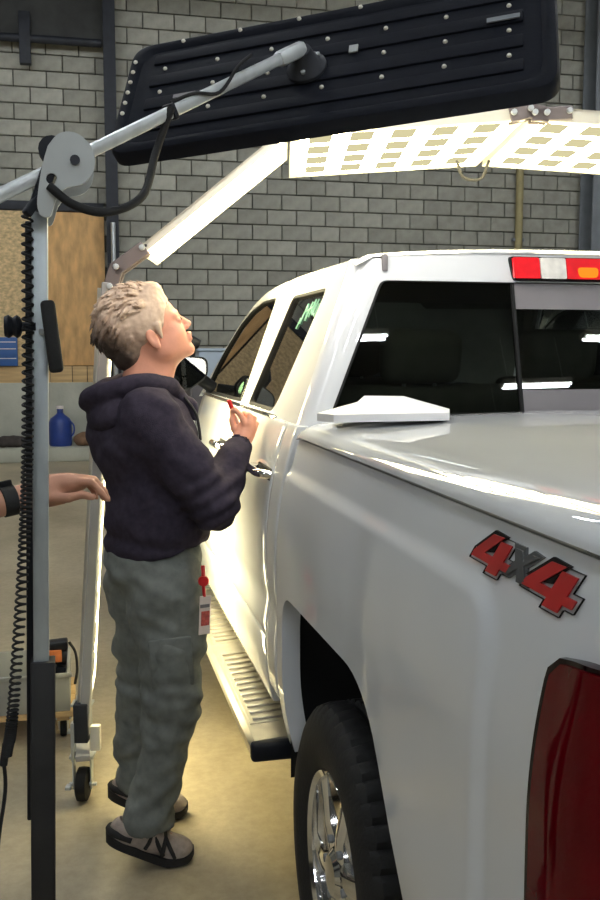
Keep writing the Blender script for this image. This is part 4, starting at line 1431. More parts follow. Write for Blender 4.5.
def vnoise(P, seed=0):
    """smooth value noise, vectorised"""
    i = np.floor(P).astype(np.int64); f = P - i
    f = f * f * (3 - 2 * f)
    def hsh(a, b, c):
        h_ = (a * 374761393 + b * 668265263 + c * 2147483647 + seed * 97531) & 0x7fffffff
        h_ = ((h_ ^ (h_ >> 13)) * 1274126177) & 0x7fffffff
        return ((h_ ^ (h_ >> 16)) & 0xffff) / 65535.0
    r = 0
    for a in (0, 1):
        for b in (0, 1):
            for c in (0, 1):
                w = (f[:, 0] if a else 1 - f[:, 0]) * (f[:, 1] if b else 1 - f[:, 1]) * (f[:, 2] if c else 1 - f[:, 2])
                r = r + w * hsh(i[:, 0] + a, i[:, 1] + b, i[:, 2] + c)
    return r

def surf_obj(name, fld, m, parent, it=2, disp=None, base=(0, 0, 0)):
    V, Q = fld.surface()
    V = relax(V, Q, it)
    if disp is not None:
        N = vnormals(V, Q)
        V = V + N * disp(V)[:, None]
        V = relax(V, Q, 1, 0.3)
    me = bpy.data.meshes.new(name)
    Vb = (V - np.array(base)).astype(np.float32)
    me.vertices.add(len(Vb)); me.vertices.foreach_set('co', Vb.ravel())
    me.loops.add(Q.size); me.loops.foreach_set('vertex_index', Q.astype(np.int32).ravel())
    me.polygons.add(len(Q)); me.polygons.foreach_set('loop_start', np.arange(0, Q.size, 4, dtype=np.int32))
    me.update(calc_edges=True)
    me.polygons.foreach_set('use_smooth', np.ones(len(Q), bool))
    me.materials.append(MATS[m])
    o = bpy.data.objects.new(name, me)
    link(o, parent)
    return o, V

def head(F_, E, f, s, u, sc=1.0):
    """E: point between the ears; f forward, s to the person's left, u up"""
    f, s, u = (np.array(v, float) for v in (f, s, u))
    A = np.stack([f, s, u])
    P = lambda a, b, c: np.array(E) + sc * (a * f + b * s + c * u)
    e = lambda c, r, k=0.015, sub=False: F_.ell(P(*c), np.array(r) * sc, k * sc, A, sub)
    e((-.012, 0, .052), (.098, .077, .090))
    e((.048, 0, .048), (.052, .062, .056), .02)
    e((.056, 0, -.006), (.044, .056, .060), .02)
    for q in (-1, 1):
        e((.058, q * .034, -.018), (.030, .024, .028), .02)
        e((.020, q * .050, -.040), (.040, .018, .032), .02)
        F_.cone(P(.096, q * .014, .034), P(.086, q * .042, .030), .009 * sc, .008 * sc, .012 * sc)
    e((.045, 0, -.056), (.048, .048, .038), .02)
    e((.080, 0, -.078), (.020, .024, .019), .016)
    F_.cone(P(.098, 0, .022), P(.116, 0, -.010), .008 * sc, .0105 * sc, .010 * sc)
    for q in (-1, 1):
        e((.106, q * .011, -.016), (.010, .008, .008), .006)
        e((.104, q * .031, .014), (.013, .016, .010), .008, True)
        e((.090, q * .031, .013), (.012, .013, .012), .002)
        # ears
        e((-.004, q * .079, .000), (.017, .009, .031), .006)
        e((.002, q * .088, .003), (.010, .006, .018), .004, True)
        e((.000, q * .080, -.026), (.009, .007, .009), .005)
    F_.cone(P(.101, -.018, -.039), P(.101, .018, -.039), .0065 * sc, .0065 * sc, .006 * sc)
    F_.cone(P(.105, -.010, -.037), P(.105, .010, -.037), .0065 * sc, .0065 * sc, .006 * sc)
    F_.cone(P(.099, -.016, -.051), P(.099, .016, -.051), .0075 * sc, .0075 * sc, .006 * sc)
    F_.cone(P(.110, -.022, -.0445), P(.110, .022, -.0445), .0022 * sc, .0022 * sc, .004 * sc, True)

def fingers(F_, chains):
    for pts, r0, r1 in chains:
        n_ = len(pts)
        F_.chain(pts, [r0 + (r1 - r0) * i / (n_ - 1) for i in range(n_)], 0.004)

# ---- the inspector beside the truck
PB = (0.20, 2.98, 0.0)
person = tag(empty('person', PB), 'person with short grey hair in dark hoodie and grey trousers, inspecting the truck', 'person')
tl = R(28)
hf = np.array((math.cos(tl), 0.0, math.sin(tl))); hs = np.array((0, 1.0, 0)); hu = np.array((-math.sin(tl), 0, math.cos(tl)))
HE = np.array((0.226, 3.0, 1.628))
B1 = Field((-0.02, 2.70, -0.01), (0.60, 3.36, 1.85), 0.0045)
head(B1, HE, hf, hs, hu, 1.04)
B1.cone(HE - hf * 0.030 - hu * 0.02, (0.185, 3.0, 1.44), 0.056, 0.064, 0.03)
B1.cone(HE + hf * 0.028 - hu * 0.05, (0.225, 3.0, 1.44), 0.036, 0.050, 0.03)
for q in (-1, 1): B1.cone((0.19, 3.0 + q * 0.03, 1.44), (0.20, 3.0 + q * 0.16, 1.40), 0.06, 0.055, 0.03)
B1.ell((0.205, 3.0, 1.31), (0.115, 0.165, 0.16), 0.04)
B1.ell((0.225, 3.0, 1.08), (0.11, 0.145, 0.18), 0.04)
B1.ell((0.215, 3.0, 0.93), (0.095, 0.13, 0.10), 0.04)
shR, elR, wrR = (0.20, 2.835, 1.395), (0.385, 2.795, 1.135), (0.484, 2.945, 1.288)
shL, elL, wrL = (0.20, 3.165, 1.395), (0.36, 3.255, 1.14), (0.45, 3.10, 1.20)
for a, b, c in ((shR, elR, wrR), (shL, elL, wrL)):
    B1.chain([a, b, c], [0.055, 0.042, 0.029], 0.02)
# right hand round the marker
B1.cone(wrR, (0.500, 2.962, 1.318), 0.027, 0.030, 0.01)
B1.ell((0.510, 2.968, 1.338), (0.030, 0.022, 0.038), 0.012)
B1.ell((0.522, 2.970, 1.348), (0.024, 0.022, 0.026), 0.012)
fingers(B1, [
    ([(0.505, 2.955, 1.366), (0.494, 2.962, 1.392), (0.480, 2.978, 1.408), (0.470, 2.986, 1.404)], 0.0100, 0.0078),
    ([(0.520, 2.954, 1.366), (0.522, 2.965, 1.390), (0.510, 2.985, 1.395), (0.500, 2.990, 1.380)], 0.0105, 0.0082),
    ([(0.532, 2.960, 1.358), (0.538, 2.972, 1.380), (0.528, 2.992, 1.384), (0.516, 2.996, 1.368)], 0.0100, 0.0080),
    ([(0.540, 2.970, 1.346), (0.548, 2.982, 1.362), (0.540, 2.998, 1.366), (0.528, 3.002, 1.352)], 0.0088, 0.0072),
    ([(0.492, 2.965, 1.322), (0.476, 2.975, 1.348), (0.470, 2.982, 1.376), (0.474, 2.988, 1.396)], 0.0125, 0.0085)])
# left hand resting lightly curled by the door
B1.ell((0.468, 3.075, 1.225), (0.030, 0.030, 0.020), 0.012)
fingers(B1, [([(0.475, 3.060 + 0.018 * i, 1.235), (0.497, 3.050 + 0.018 * i, 1.247), (0.512, 3.046 + 0.018 * i, 1.235)], 0.0095, 0.0078) for i in range(4)]
        + [([(0.462, 3.055, 1.22), (0.478, 3.035, 1.212), (0.495, 3.028, 1.21)], 0.011, 0.0085)])
kneeR, ankR = (0.262, 2.890, 0.53), (0.175, 2.880, 0.13)
kneeL, ankL = (0.195, 3.125, 0.50), (0.165, 3.165, 0.13)
B1.chain([(0.235, 2.925, 0.86), kneeR, ankR], [0.075, 0.052, 0.034], 0.03)
B1.chain([(0.195, 3.075, 0.86), kneeL, ankL], [0.075, 0.052, 0.034], 0.03)
for (ax_, ay) in ((0.0, 2.875), (-0.012, 3.165)):
    B1.chain([(0.130 + ax_, ay, 0.115), (0.24 + ax_, ay, 0.045), (0.285 + ax_, ay, 0.036)], [0.030, 0.026, 0.018], 0.02)
body, _ = surf_obj('body', B1, 'skin', person, 1, None, PB)

# hair
rng = random.Random(3)
HF = Field(HE - 0.24, HE + 0.24, 0.0036)
Hp = lambda a, b, c: HE + 1.04 * (a * hf + b * hs + c * hu)
Ha = np.stack([hf, hs, hu])
HF.ell(Hp(-.014, 0, .064), np.array((.114, .087, .100)) * 1.04, 0.01, Ha)
HF.ell(Hp(-.062, 0, .080), np.array((.066, .076, .078)) * 1.04, 0.02, Ha)
HF.ell(Hp(-.075, 0, .005), np.array((.050, .064, .062)) * 1.04, 0.02, Ha)
HF.cone(Hp(-.085, 0, -.02), Hp(-.080, 0, -.055), 0.048, 0.030, 0.02)
HF.ell(Hp(.045, 0, .122), np.array((.052, .058, .034)) * 1.04, 0.02, Ha)
# clear the face, ears and jaw
HF.ell(Hp(.110, 0, -.005), np.array((.082, .10, .082)) * 1.04, 0.012, Ha, True)
for q in (-1, 1):
    HF.ell(Hp(.040, q * .085, -.030), np.array((.052, .032, .060)) * 1.04, 0.01, Ha, True)
    HF.ell(Hp(.004, q * .094, -.006), np.array((.022, .022, .034)) * 1.04, 0.006, Ha, True)
    HF.cone(Hp(.026, q * .074, .030), Hp(.022, q * .073, -.006), .012, .006, .008)       # sideburn
for i in range(900):
    th = rng.uniform(-math.pi, math.pi); ph = rng.uniform(-0.45, 1.5)
    d = np.array((math.cos(ph) * math.cos(th), math.cos(ph) * math.sin(th), math.sin(ph)))
    if d[0] > 0.50 and d[2] < 0.60: continue
    if abs(d[1]) > 0.50 and d[0] > -0.20 and d[2] < 0.30: continue
    ctr_ = np.array((-.026, 0, .060)); rad = np.array((.116, .086, .104))
    p0 = ctr_ + d * rad * 0.96
    flow = np.array((-0.75, rng.uniform(-.28, .28), -0.55 if d[0] < 0.2 else -0.1))
    flow = flow - d * (flow @ d)
    flow /= np.linalg.norm(flow) + 1e-6
    lift = rng.uniform(0.12, 0.62) if d[2] > 0.1 else rng.uniform(0.02, 0.16)
    dirv = flow + d * lift
    dirv /= np.linalg.norm(dirv)
    Ln = rng.uniform(.034, .058)
    mid_ = p0 + dirv * Ln * 0.55
    tip = p0 + dirv * Ln * 0.9 + flow * Ln * 0.12 - d * 0.004
    r0 = rng.uniform(.0055, .0080)
    HF.cone(Hp(*p0), Hp(*mid_), r0, r0 * 0.8, 0.002)
    HF.cone(Hp(*mid_), Hp(*tip), r0 * 0.8, 0.0016, 0.001)
def hair_disp(V):
    L_ = (V - HE) @ Ha.T
    q = np.stack([L_[:, 0] * 60 + L_[:, 2] * 60, L_[:, 1] * 150, L_[:, 2] * 60 - L_[:, 0] * 60], 1)
    return (vnoise(q, 5) - 0.5) * 0.003
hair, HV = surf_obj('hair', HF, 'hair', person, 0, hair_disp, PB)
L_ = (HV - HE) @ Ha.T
nape = np.clip((-(L_[:, 0] + 0.055) * 7.0) + (0.075 - L_[:, 2]) * 5.0, 0, 0.85)  # mask for the darker back: brown hair plus painted shade
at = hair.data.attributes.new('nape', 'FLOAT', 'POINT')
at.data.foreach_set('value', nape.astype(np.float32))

# eyes and brows
for q in (-1, 1):
    ev = HE + 1.04 * (0.0985 * hf + q * 0.031 * hs + 0.0135 * hu)
    bm = bmesh.new(); bmesh.ops.create_uvsphere(bm, u_segments=12, v_segments=8, radius=0.0055)
    bmesh.ops.translate(bm, verts=bm.verts, vec=Vector(ev - np.array(PB)))
    bm_obj('eye', bm, 'badge_black', person, True, 80)

# hoodie
HD = Field((-0.06, 2.64, 0.88), (0.60, 3.42, 1.62), 0.0065)
HD.ell((0.205, 3.0, 1.31), (0.160, 0.195, 0.185), 0.05)
HD.ell((0.235, 3.0, 1.10), (0.168, 0.190, 0.20), 0.05)
HD.ell((0.150, 3.0, 1.33), (0.110, 0.165, 0.14), 0.05)
HD.ell((0.235, 3.0, 0.985), (0.158, 0.182, 0.10), 0.04)
for q, (a, b, c) in ((-1, (shR, elR, wrR)), (1, (shL, elL, wrL))):
    HD.cone((0.19, 3.0 + q * 0.05, 1.425), a, 0.075, 0.080, 0.04)
    a_, b_, c_ = (np.array(v) for v in (a, b, c))
    HD.cone(a, b_ + (0.0, 0, 0), 0.085, 0.074, 0.035)
    HD.cone(b, b_ + (c_ - b_) * 0.78, 0.072, 0.054, 0.02)
    HD.cone(b_ + (c_ - b_) * 0.76, c_ + (c_ - b_) * 0.02, 0.051, 0.040, 0.008)      # ribbed cuff
    HD.cone(c_ + (c_ - b_) * 0.02, c_ + (c_ - b_) * 0.5, 0.033, 0.033, 0.0, True)
HD.cone((0.195, 3.0, 1.44), (0.215, 3.0, 1.60), 0.068, 0.085, 0.01, True)
HD.plane((0.235, 3.0, 0.972), (0.16, 0.0, -1.0))
def hood_disp(V):
    x, y, z = V[:, 0], V[:, 1], V[:, 2]
    q = np.stack([x * 9 + z * 6, y * 10, z * 15 - x * 9], 1)
    d = (vnoise(q, 1) - 0.5) * 0.020
    q2 = np.stack([x * 26 - z * 10, y * 22, z * 26 + x * 14], 1)
    d += (vnoise(q2, 2) - 0.5) * 0.010
    # creases crossing the inner elbow
    el = np.exp(-(((x - 0.385) / 0.085) ** 2 + ((y - 2.80) / 0.11) ** 2 + ((z - 1.15) / 0.10) ** 2))
    d += el * 0.008 * np.sin((z * 0.9 - x * 0.45) * 150)
    # gathered hem
    hem = np.exp(-((z - 1.005 + 0.16 * (x - 0.235)) / 0.018) ** 2)
    d -= hem * 0.010
    return d
surf_obj('hoodie', HD, 'hoodie', person, 2, hood_disp, PB)
# hood lying on the back, its rim running round the neck
HO = Field((-0.06, 2.76, 1.28), (0.42, 3.24, 1.60), 0.0055)
HO.ell((0.118, 3.0, 1.402), (0.098, 0.165, 0.072), 0.03, [(0.95, 0, 0.31), (0, 1, 0), (-0.31, 0, 0.95)])
half = [(0.292, 3.0, 1.462), (0.268, 2.935, 1.482), (0.215, 2.892, 1.492), (0.150, 2.880, 1.490), (0.080, 2.905, 1.468), (0.040, 2.955, 1.448), (0.032, 3.0, 1.442)]
rim_ = half + [(x, 6.0 - y, z) for x, y, z in half[-2::-1]]
HO.chain([tuple(p) for p in spline(rim_, 4)], [0.024] * 49, 0.02)
HO.chain([(0.30, 2.985, 1.45), (0.335, 2.965, 1.42), (0.352, 2.955, 1.385)], [0.026, 0.022, 0.012], 0.02)
HO.chain([(0.30, 3.015, 1.45), (0.335, 3.035, 1.42), (0.352, 3.045, 1.385)], [0.026, 0.022, 0.012], 0.02)
HO.ell((0.165, 3.0, 1.515), (0.105, 0.088, 0.062), 0.014, [(0.93, 0, 0.36), (0, 1, 0), (-0.36, 0, 0.93)], True)
HO.cone((0.205, 3.0, 1.42), (0.235, 3.0, 1.60), 0.068, 0.082, 0.01, True)
surf_obj('hood', HO, 'hoodie', person, 2, lambda V: (vnoise(V * 22, 21) - .5) * 0.012, PB)
P_ = lambda *p: Vector(p) - Vector(PB)
tube_obj('drawstring', spline([P_(0.318, 2.945, 1.450), P_(0.348, 2.925, 1.405), P_(0.358, 2.918, 1.36), P_(0.362, 2.915, 1.32)], 6), 0.0045, 'shoe_dark', person, 8)
tube_obj('zipper', spline([P_(0.318, 3.0, 1.440), P_(0.344, 3.0, 1.39), P_(0.364, 3.0, 1.30), P_(0.392, 3.0, 1.15), P_(0.394, 3.0, 1.0)], 6), 0.005, 'galv', person, 6)

# trousers
TR = Field((-0.02, 2.74, 0.03), (0.48, 3.32, 1.05), 0.0062)
TR.ell((0.220, 3.0, 0.935), (0.152, 0.175, 0.12), 0.04)
TR.chain([(0.245, 2.925, 0.86), (0.262, 2.900, 0.70), (0.258, 2.890, 0.53), (0.228, 2.885, 0.33), (0.188, 2.880, 0.15), (0.180, 2.880, 0.085)], [0.128, 0.106, 0.090, 0.074, 0.076, 0.079], 0.02)
TR.chain([(0.185, 3.075, 0.86), (0.200, 3.10, 0.70), (0.185, 3.13, 0.48), (0.172, 3.15, 0.30), (0.170, 3.165, 0.145)], [0.120, 0.100, 0.086, 0.076, 0.074], 0.02)
TR.cone((0.19, 2.880, 0.06), (0.19, 2.880, -0.05), 0.10, 0.10, 0, True)
TR.cone((0.18, 2.88, 0.11), (0.175, 2.88, 0.0), 0.066, 0.070, 0.004, True)
TR.cone((0.162, 3.165, 0.13), (0.162, 3.165, 0.0), 0.062, 0.066, 0.004, True)
def tr_disp(V):
    x, y, z = V[:, 0], V[:, 1], V[:, 2]
    q = np.stack([x * 8 + z * 5, y * 9, z * 14 - x * 8], 1)
    d = (vnoise(q, 11) - 0.5) * 0.022
    q2 = np.stack([x * 20 - z * 12, y * 18, z * 30 + x * 16], 1)
    d += (vnoise(q2, 12) - 0.5) * 0.013
    kn = np.exp(-((z - 0.50) / 0.10) ** 2)
    d += kn * 0.0035 * np.sin((z + 0.35 * (x - 0.2)) * 95 + 5 * vnoise(V * 9, 31))
    an = np.exp(-((z - 0.20) / 0.09) ** 2)
    d += an * 0.005 * np.sin((z - 0.8 * (x - 0.18)) * 80 + 5 * vnoise(V * 9, 32))
    return d
surf_obj('trousers', TR, 'trousers', person, 2, tr_disp, PB)
# cargo pocket on the near thigh
bm = bmesh.new(); box(bm, P_(0.255, 2.812, 0.66), (0.13, 0.014, 0.16), Matrix.Rotation(R(-4), 3, 'Y') @ Matrix.Rotation(R(6), 3, 'X'), 0.008, 2)
bm_obj('pocket', bm, 'trousers', person, True)

# shoes, heels lifted off the floor
def shoe(dx, dy):
    root = empty('shoe'); root.parent = person
    o = np.array((dx, dy, 0.0))
    U_ = Field((0.03 + dx, dy - 0.08, -0.01), (0.36 + dx, dy + 0.08, 0.20), 0.0042)
    U_.ell(o + (0.112, 0, 0.118), (0.050, 0.038, 0.050), 0.02)
    U_.cone(o + (0.125, 0, 0.115), o + (0.185, 0, 0.092), 0.042, 0.046, 0.02)
    U_.cone(o + (0.185, 0, 0.092), o + (0.255, 0, 0.046), 0.044, 0.040, 0.02)
    U_.ell(o + (0.268, 0, 0.042), (0.052, 0.046, 0.034), 0.02)
    U_.cone(o + (0.135, 0, 0.14), o + (0.130, 0, 0.21), 0.036, 0.036, 0.005, True)
    # the foot bends over the ball: keep only what is above the sole line
    for k in range(12):
        x0 = 0.05 + k * 0.025
        zz = 0.010 + 0.085 * max(0, (0.235 - x0) / 0.185) ** 1.15
        U_.cone(o + (x0, -0.08, zz - 0.052), o + (x0, 0.08, zz - 0.052), 0.05, 0.05, 0.004, True)
    surf_obj('upper', U_, 'shoe_mesh', root, 1, None, PB)
    # tread sole following the bend
    V, F__ = [], []
    xs = [0.052 + 0.270 * i / 30 for i in range(31)]
    for x in xs:
        zz = 0.003 + 0.088 * max(0, (0.235 - x) / 0.185) ** 1.15 + 0.014 * max(0, (x - 0.285) / 0.035) ** 2
        t = (x - 0.052) / 0.270
        hw = 0.050 * math.sqrt(max(0.02, 1 - (2 * t - 1) ** 6)) * (0.80 + 0.2 * smoothstep(0.3, 0.75, t))
        th = 0.026 + 0.010 * (1 - t)
        for (yy, z_) in ((-hw, zz + 0.004), (-hw * 1.03, zz + th), (hw * 1.03, zz + th), (hw, zz + 0.004), (hw * 0.8, zz), (-hw * 0.8, zz)):
            V.append((x + dx - PB[0], dy + yy - PB[1], max(0.001, z_)))
    for i in range(30):
        for j in range(6): F__.append((i * 6 + j, i * 6 + (j + 1) % 6, (i + 1) * 6 + (j + 1) % 6, (i + 1) * 6 + j))
    F__ += [(0, 1, 2, 3, 4, 5), tuple(180 + k for k in (5, 4, 3, 2, 1, 0))]
    mesh_obj('sole', V, F__, 'shoe_dark', root, smooth=True, angle=40)
    # dark webbing straps and heel counter
    W_ = lambda x, y, z: Vector((x + dx - PB[0], y + dy - PB[1], z))
    for (x0, z0, x1, z1) in ((0.168, 0.075, 0.196, 0.124), (0.222, 0.046, 0.192, 0.126), (0.218, 0.046, 0.232, 0.100), (0.258, 0.034, 0.230, 0.102)):
        pts = [W_(x0, -0.044, z0), W_((x0 + x1) / 2, -0.047, (z0 + z1) / 2), W_(x1, -0.026, z1), W_(x1 - 0.002, 0.0, z1 + 0.010), W_(x1, 0.026, z1), W_(x0, 0.044, z0)]
        tube_obj('strap', spline(pts, 4), 0.0065, 'shoe_dark', root, 8)
    tube_obj('heel_tab', spline([W_(0.128, -0.040, 0.105), W_(0.080, -0.030, 0.125), W_(0.062, 0, 0.130), W_(0.080, 0.030, 0.125), W_(0.128, 0.040, 0.105)], 5), 0.011, 'shoe_dark', root, 8)
    tube_obj('lace', spline([W_(0.188, -0.018, 0.136), W_(0.215, 0.0, 0.124), W_(0.238, 0.012, 0.104), W_(0.25, -0.01, 0.094)], 5), 0.004, 'shoe_pink', root, 6)
shoe(0.0, 2.875)
shoe(0.015, 3.175)

# badge on a reel, clipped to the waist
idb = tag(empty('id_badge', (0.354, 2.815, 0.735)), 'white badge card hanging from a red reel at the waist', 'badge')
rot = Matrix.Rotation(R(25), 3, 'Z') @ Matrix.Rotation(R(3), 3, 'Y')
box_obj('card', (0.003, 0, 0.065), (0.040, 0.004, 0.118), 'card_white', idb, rot, 0.0015, 1)
box_obj('photo_print', (0.0035, -0.003, 0.056), (0.028, 0.003, 0.044), 'card_print', idb, rot)
box_obj('stripe', (0.003, -0.003, 0.094), (0.032, 0.003, 0.010), 'trim_grey', idb, rot)
lathe_obj('reel', [(0, -0.008), (0.015, -0.007), (0.017, 0.0), (0.015, 0.007), (0, 0.008)], 'red_plastic', idb, 16, 'Y', (0.0, 0.0, 0.170))
tube_obj('strap', [(0.0, 0.0, 0.155), (0.002, 0, 0.122)], 0.005, 'red_plastic', idb, 8)
tube_obj('clip', [(0.0, 0.0, 0.180), (0.0, 0.01, 0.215)], 0.006, 'red_plastic', idb, 8)

mk = tag(empty('marker_pen', (0.470, 2.990, 1.36)), 'small red-capped marker pen held in the raised hand', 'pen')
tube_obj('barrel', [(0.024, 0.002, -0.006), (0.010, 0.0, 0.030)], 0.006, 'card_white', mk, 10)
tube_obj('cap', [(0.008, 0, 0.034), (-0.009, -0.004, 0.078)], 0.0072, 'red_plastic', mk, 10)

# ---- second person, reaching in from the left
PB2 = (-0.72, 2.45, 0.0)
p2 = tag(empty('person', PB2), 'bare forearm and hand with a black wristband, reaching in behind the pole', 'person')
B2 = Field((-1.02, 2.10, -0.01), (0.11, 2.80, 1.80), 0.0056)
head(B2, (-0.70, 2.45, 1.62), (1, 0, 0), (0, 1, 0), (0, 0, 1), 1.03)
B2.cone((-0.715, 2.45, 1.60), (-0.735, 2.45, 1.44), 0.056, 0.062, 0.03)
for q in (-1, 1): B2.cone((-0.735, 2.45 + q * 0.03, 1.43), (-0.72, 2.45 + q * 0.17, 1.39), 0.06, 0.06, 0.03)
B2.ell((-0.725, 2.45, 1.29), (0.115, 0.165, 0.17), 0.04)
B2.ell((-0.720, 2.45, 1.08), (0.11, 0.145, 0.18), 0.04)
B2.ell((-0.725, 2.45, 0.92), (0.12, 0.16, 0.12), 0.04)
B2.chain([(-0.72, 2.62, 1.39), (-0.68, 2.70, 1.10), (-0.62, 2.62, 0.88)], [0.055, 0.042, 0.028], 0.02)
B2.ell((-0.60, 2.60, 0.82), (0.028, 0.036, 0.05), 0.01)
fingers(B2, [([(-0.60 + 0.012 * i, 2.575 + 0.012 * i, 0.79), (-0.59 + 0.012 * i, 2.57 + 0.012 * i, 0.75), (-0.60 + 0.012 * i, 2.575 + 0.012 * i, 0.72)], 0.010, 0.008) for i in range(4)] + [([(-0.585, 2.58, 0.84), (-0.565, 2.565, 0.80), (-0.565, 2.56, 0.775)], 0.011, 0.009)])
# the reaching arm
B2.chain([(-0.72, 2.28, 1.39), (-0.465, 2.31, 1.175), (-0.30, 2.38, 1.205), (-0.135, 2.44, 1.232)], [0.055, 0.046, 0.042, 0.031], 0.02)
B2.cone((-0.135, 2.44, 1.232), (-0.085, 2.447, 1.243), 0.030, 0.036, 0.012)
B2.ell((-0.055, 2.45, 1.248), (0.056, 0.028, 0.040), 0.016, [(0.98, 0, 0.18), (0, 1, 0), (-0.18, 0, 0.98)])
B2.ell((-0.015, 2.445, 1.264), (0.040, 0.034, 0.022), 0.014)
fingers(B2, [
    ([(0.000, 2.418, 1.270), (0.028, 2.412, 1.268), (0.050, 2.410, 1.244), (0.064, 2.410, 1.224)], 0.0105, 0.0075),
    ([(0.004, 2.436, 1.276), (0.034, 2.432, 1.272), (0.057, 2.430, 1.245), (0.068, 2.430, 1.221)], 0.0108, 0.0078),
    ([(0.002, 2.456, 1.274), (0.030, 2.456, 1.266), (0.050, 2.456, 1.240), (0.058, 2.456, 1.218)], 0.0102, 0.0075),
    ([(-0.006, 2.474, 1.266), (0.018, 2.478, 1.256), (0.034, 2.480, 1.236), (0.040, 2.480, 1.218)], 0.0092, 0.0070),
    ([(-0.070, 2.420, 1.232), (-0.030, 2.404, 1.232), (0.005, 2.400, 1.240), (0.030, 2.402, 1.232)], 0.0135, 0.0090)])
for q in (-1, 1):
    B2.chain([(-0.725, 2.45 + q * 0.085, 0.90), (-0.715, 2.45 + q * 0.10, 0.50), (-0.735, 2.45 + q * 0.11, 0.09)], [0.085, 0.055, 0.036], 0.03)
    B2.chain([(-0.735, 2.45 + q * 0.11, 0.06), (-0.60, 2.45 + q * 0.12, 0.035)], [0.03, 0.022], 0.02)
surf_obj('body', B2, 'skin_tan', p2, 1, None, PB2)
S2 = Field((-1.02, 2.08, 0.82), (-0.42, 2.84, 1.52), 0.009)
S2.ell((-0.725, 2.45, 1.29), (0.145, 0.19, 0.19), 0.05); S2.ell((-0.715, 2.45, 1.05), (0.145, 0.178, 0.22), 0.05)
for q, e_ in ((-1, (-0.53, 2.305, 1.23)), (1, (-0.69, 2.68, 1.17))):
    S2.cone((-0.735, 2.45 + q * 0.04, 1.42), (-0.72, 2.45 + q * 0.17, 1.39), 0.07, 0.08, 0.04)
    S2.cone((-0.72, 2.45 + q * 0.17, 1.39), e_, 0.08, 0.072, 0.03)
S2.cone((-0.735, 2.45, 1.45), (-0.72, 2.45, 1.6), 0.068, 0.08, 0.01, True)
surf_obj('shirt', S2, 'shirt_plain', p2, 2, None, PB2)
T2 = Field((-1.0, 2.12, 0.03), (-0.45, 2.80, 1.02), 0.009)
T2.ell((-0.725, 2.45, 0.93), (0.14, 0.175, 0.11), 0.04)
for q in (-1, 1):
    T2.chain([(-0.725, 2.45 + q * 0.085, 0.88), (-0.715, 2.45 + q * 0.10, 0.50), (-0.735, 2.45 + q * 0.11, 0.08)], [0.115, 0.085, 0.072], 0.02)
surf_obj('trousers', T2, 'shoe_dark', p2, 2, None, PB2)
for q in (-1, 1):
    SH = Field((-0.86, 2.45 + q * 0.115 - 0.08, -0.01), (-0.50, 2.45 + q * 0.115 + 0.08, 0.16), 0.007)
    SH.ell((-0.76, 2.45 + q * 0.115, 0.05), (0.055, 0.046, 0.055), 0.02); SH.cone((-0.74, 2.45 + q * 0.115, 0.06), (-0.60, 2.45 + q * 0.115, 0.045), 0.05, 0.044, 0.02)
    SH.plane((0, 0, 0.003), (0, 0, -1))
    surf_obj('shoe', SH, 'shoe_dark', p2, 1, None, PB2)
H2 = Field((-0.90, 2.28, 1.50), (-0.52, 2.62, 1.84), 0.007)
H2.ell((-0.715, 2.45, 1.685), (0.114, 0.088, 0.098), 0.02); H2.ell((-0.60, 2.45, 1.60), (0.09, 0.12, 0.10), 0.01, None, True)
H2.ell((-0.66, 2.45, 1.57), (0.08, 0.12, 0.05), 0.01, None, True)
surf_obj('hair', H2, 'shoe_dark', p2, 1, None, PB2)
# black wristband watch on the reaching arm
wa = tag(empty('wristwatch', (-0.172, 2.428, 1.2265)), 'black wristband watch on the wrist reaching in from the left', 'watch')
ad = Vector((0.165, 0.06, 0.027)).normalized()
rotw = ad.to_track_quat('Z', 'Y').to_matrix()
bm = bmesh.new()
rr = []
for j, (ra, hh) in enumerate(((0.0345, -0.018), (0.0385, -0.016), (0.0385, 0.016), (0.0345, 0.018))):
    rr.append([bm.verts.new(rotw @ Vector((ra * math.cos(2 * math.pi * k / 32), ra * math.sin(2 * math.pi * k / 32), hh))) for k in range(32)])
for j in range(4):
    for k in range(32): bm.faces.new((rr[j][k], rr[j][(k + 1) % 32], rr[(j + 1) % 4][(k + 1) % 32], rr[(j + 1) % 4][k]))
bm_obj('band', bm, 'black_rubber', wa, True)
box_obj('watch_case', (-0.004, -0.006, 0.036), (0.03, 0.03, 0.010), 'badge_black', wa, rotw @ Matrix.Rotation(R(90), 3, 'Y'), 0.003)

# ------------------------------------------------------------------ dolly with gear, left background
dl = tag(empty('dolly', (-0.33, 4.13, 0)), 'low wooden dolly on castors behind the pole stand', 'dolly')
for k in range(4):
    box_obj('deck_board', (0.0, -0.165 + 0.11 * k, 0.109), (0.58, 0.104, 0.022), 'lumber', dl, bevel=0.003)
for sx in (-0.24, 0.24):
    box_obj('cleat', (sx, 0, 0.090), (0.05, 0.42, 0.016), 'lumber', dl, bevel=0.003)
    for sy in (-0.16, 0.16):
        c = empty('castor'); c.parent = dl; c.location = (sx, sy, 0)
        lathe_obj('castor_wheel', [(0, -0.013), (0.028, -0.013), (0.032, -0.008), (0.032, 0.008), (0.028, 0.013), (0, 0.013)], 'black_rubber', c, 20, 'X', (0, 0, 0.032))
        for q in (-1, 1): box_obj('fork', (q * 0.018, 0.004, 0.052), (0.004, 0.026, 0.052), 'galv', c)
        box_obj('fork_top', (0, 0.004, 0.0795), (0.06, 0.05, 0.006), 'galv', c)
cr_ = tag(empty('crate', (-0.29, 4.10, 0.1205)), 'pale grey open crate standing on the wooden dolly', 'crate')
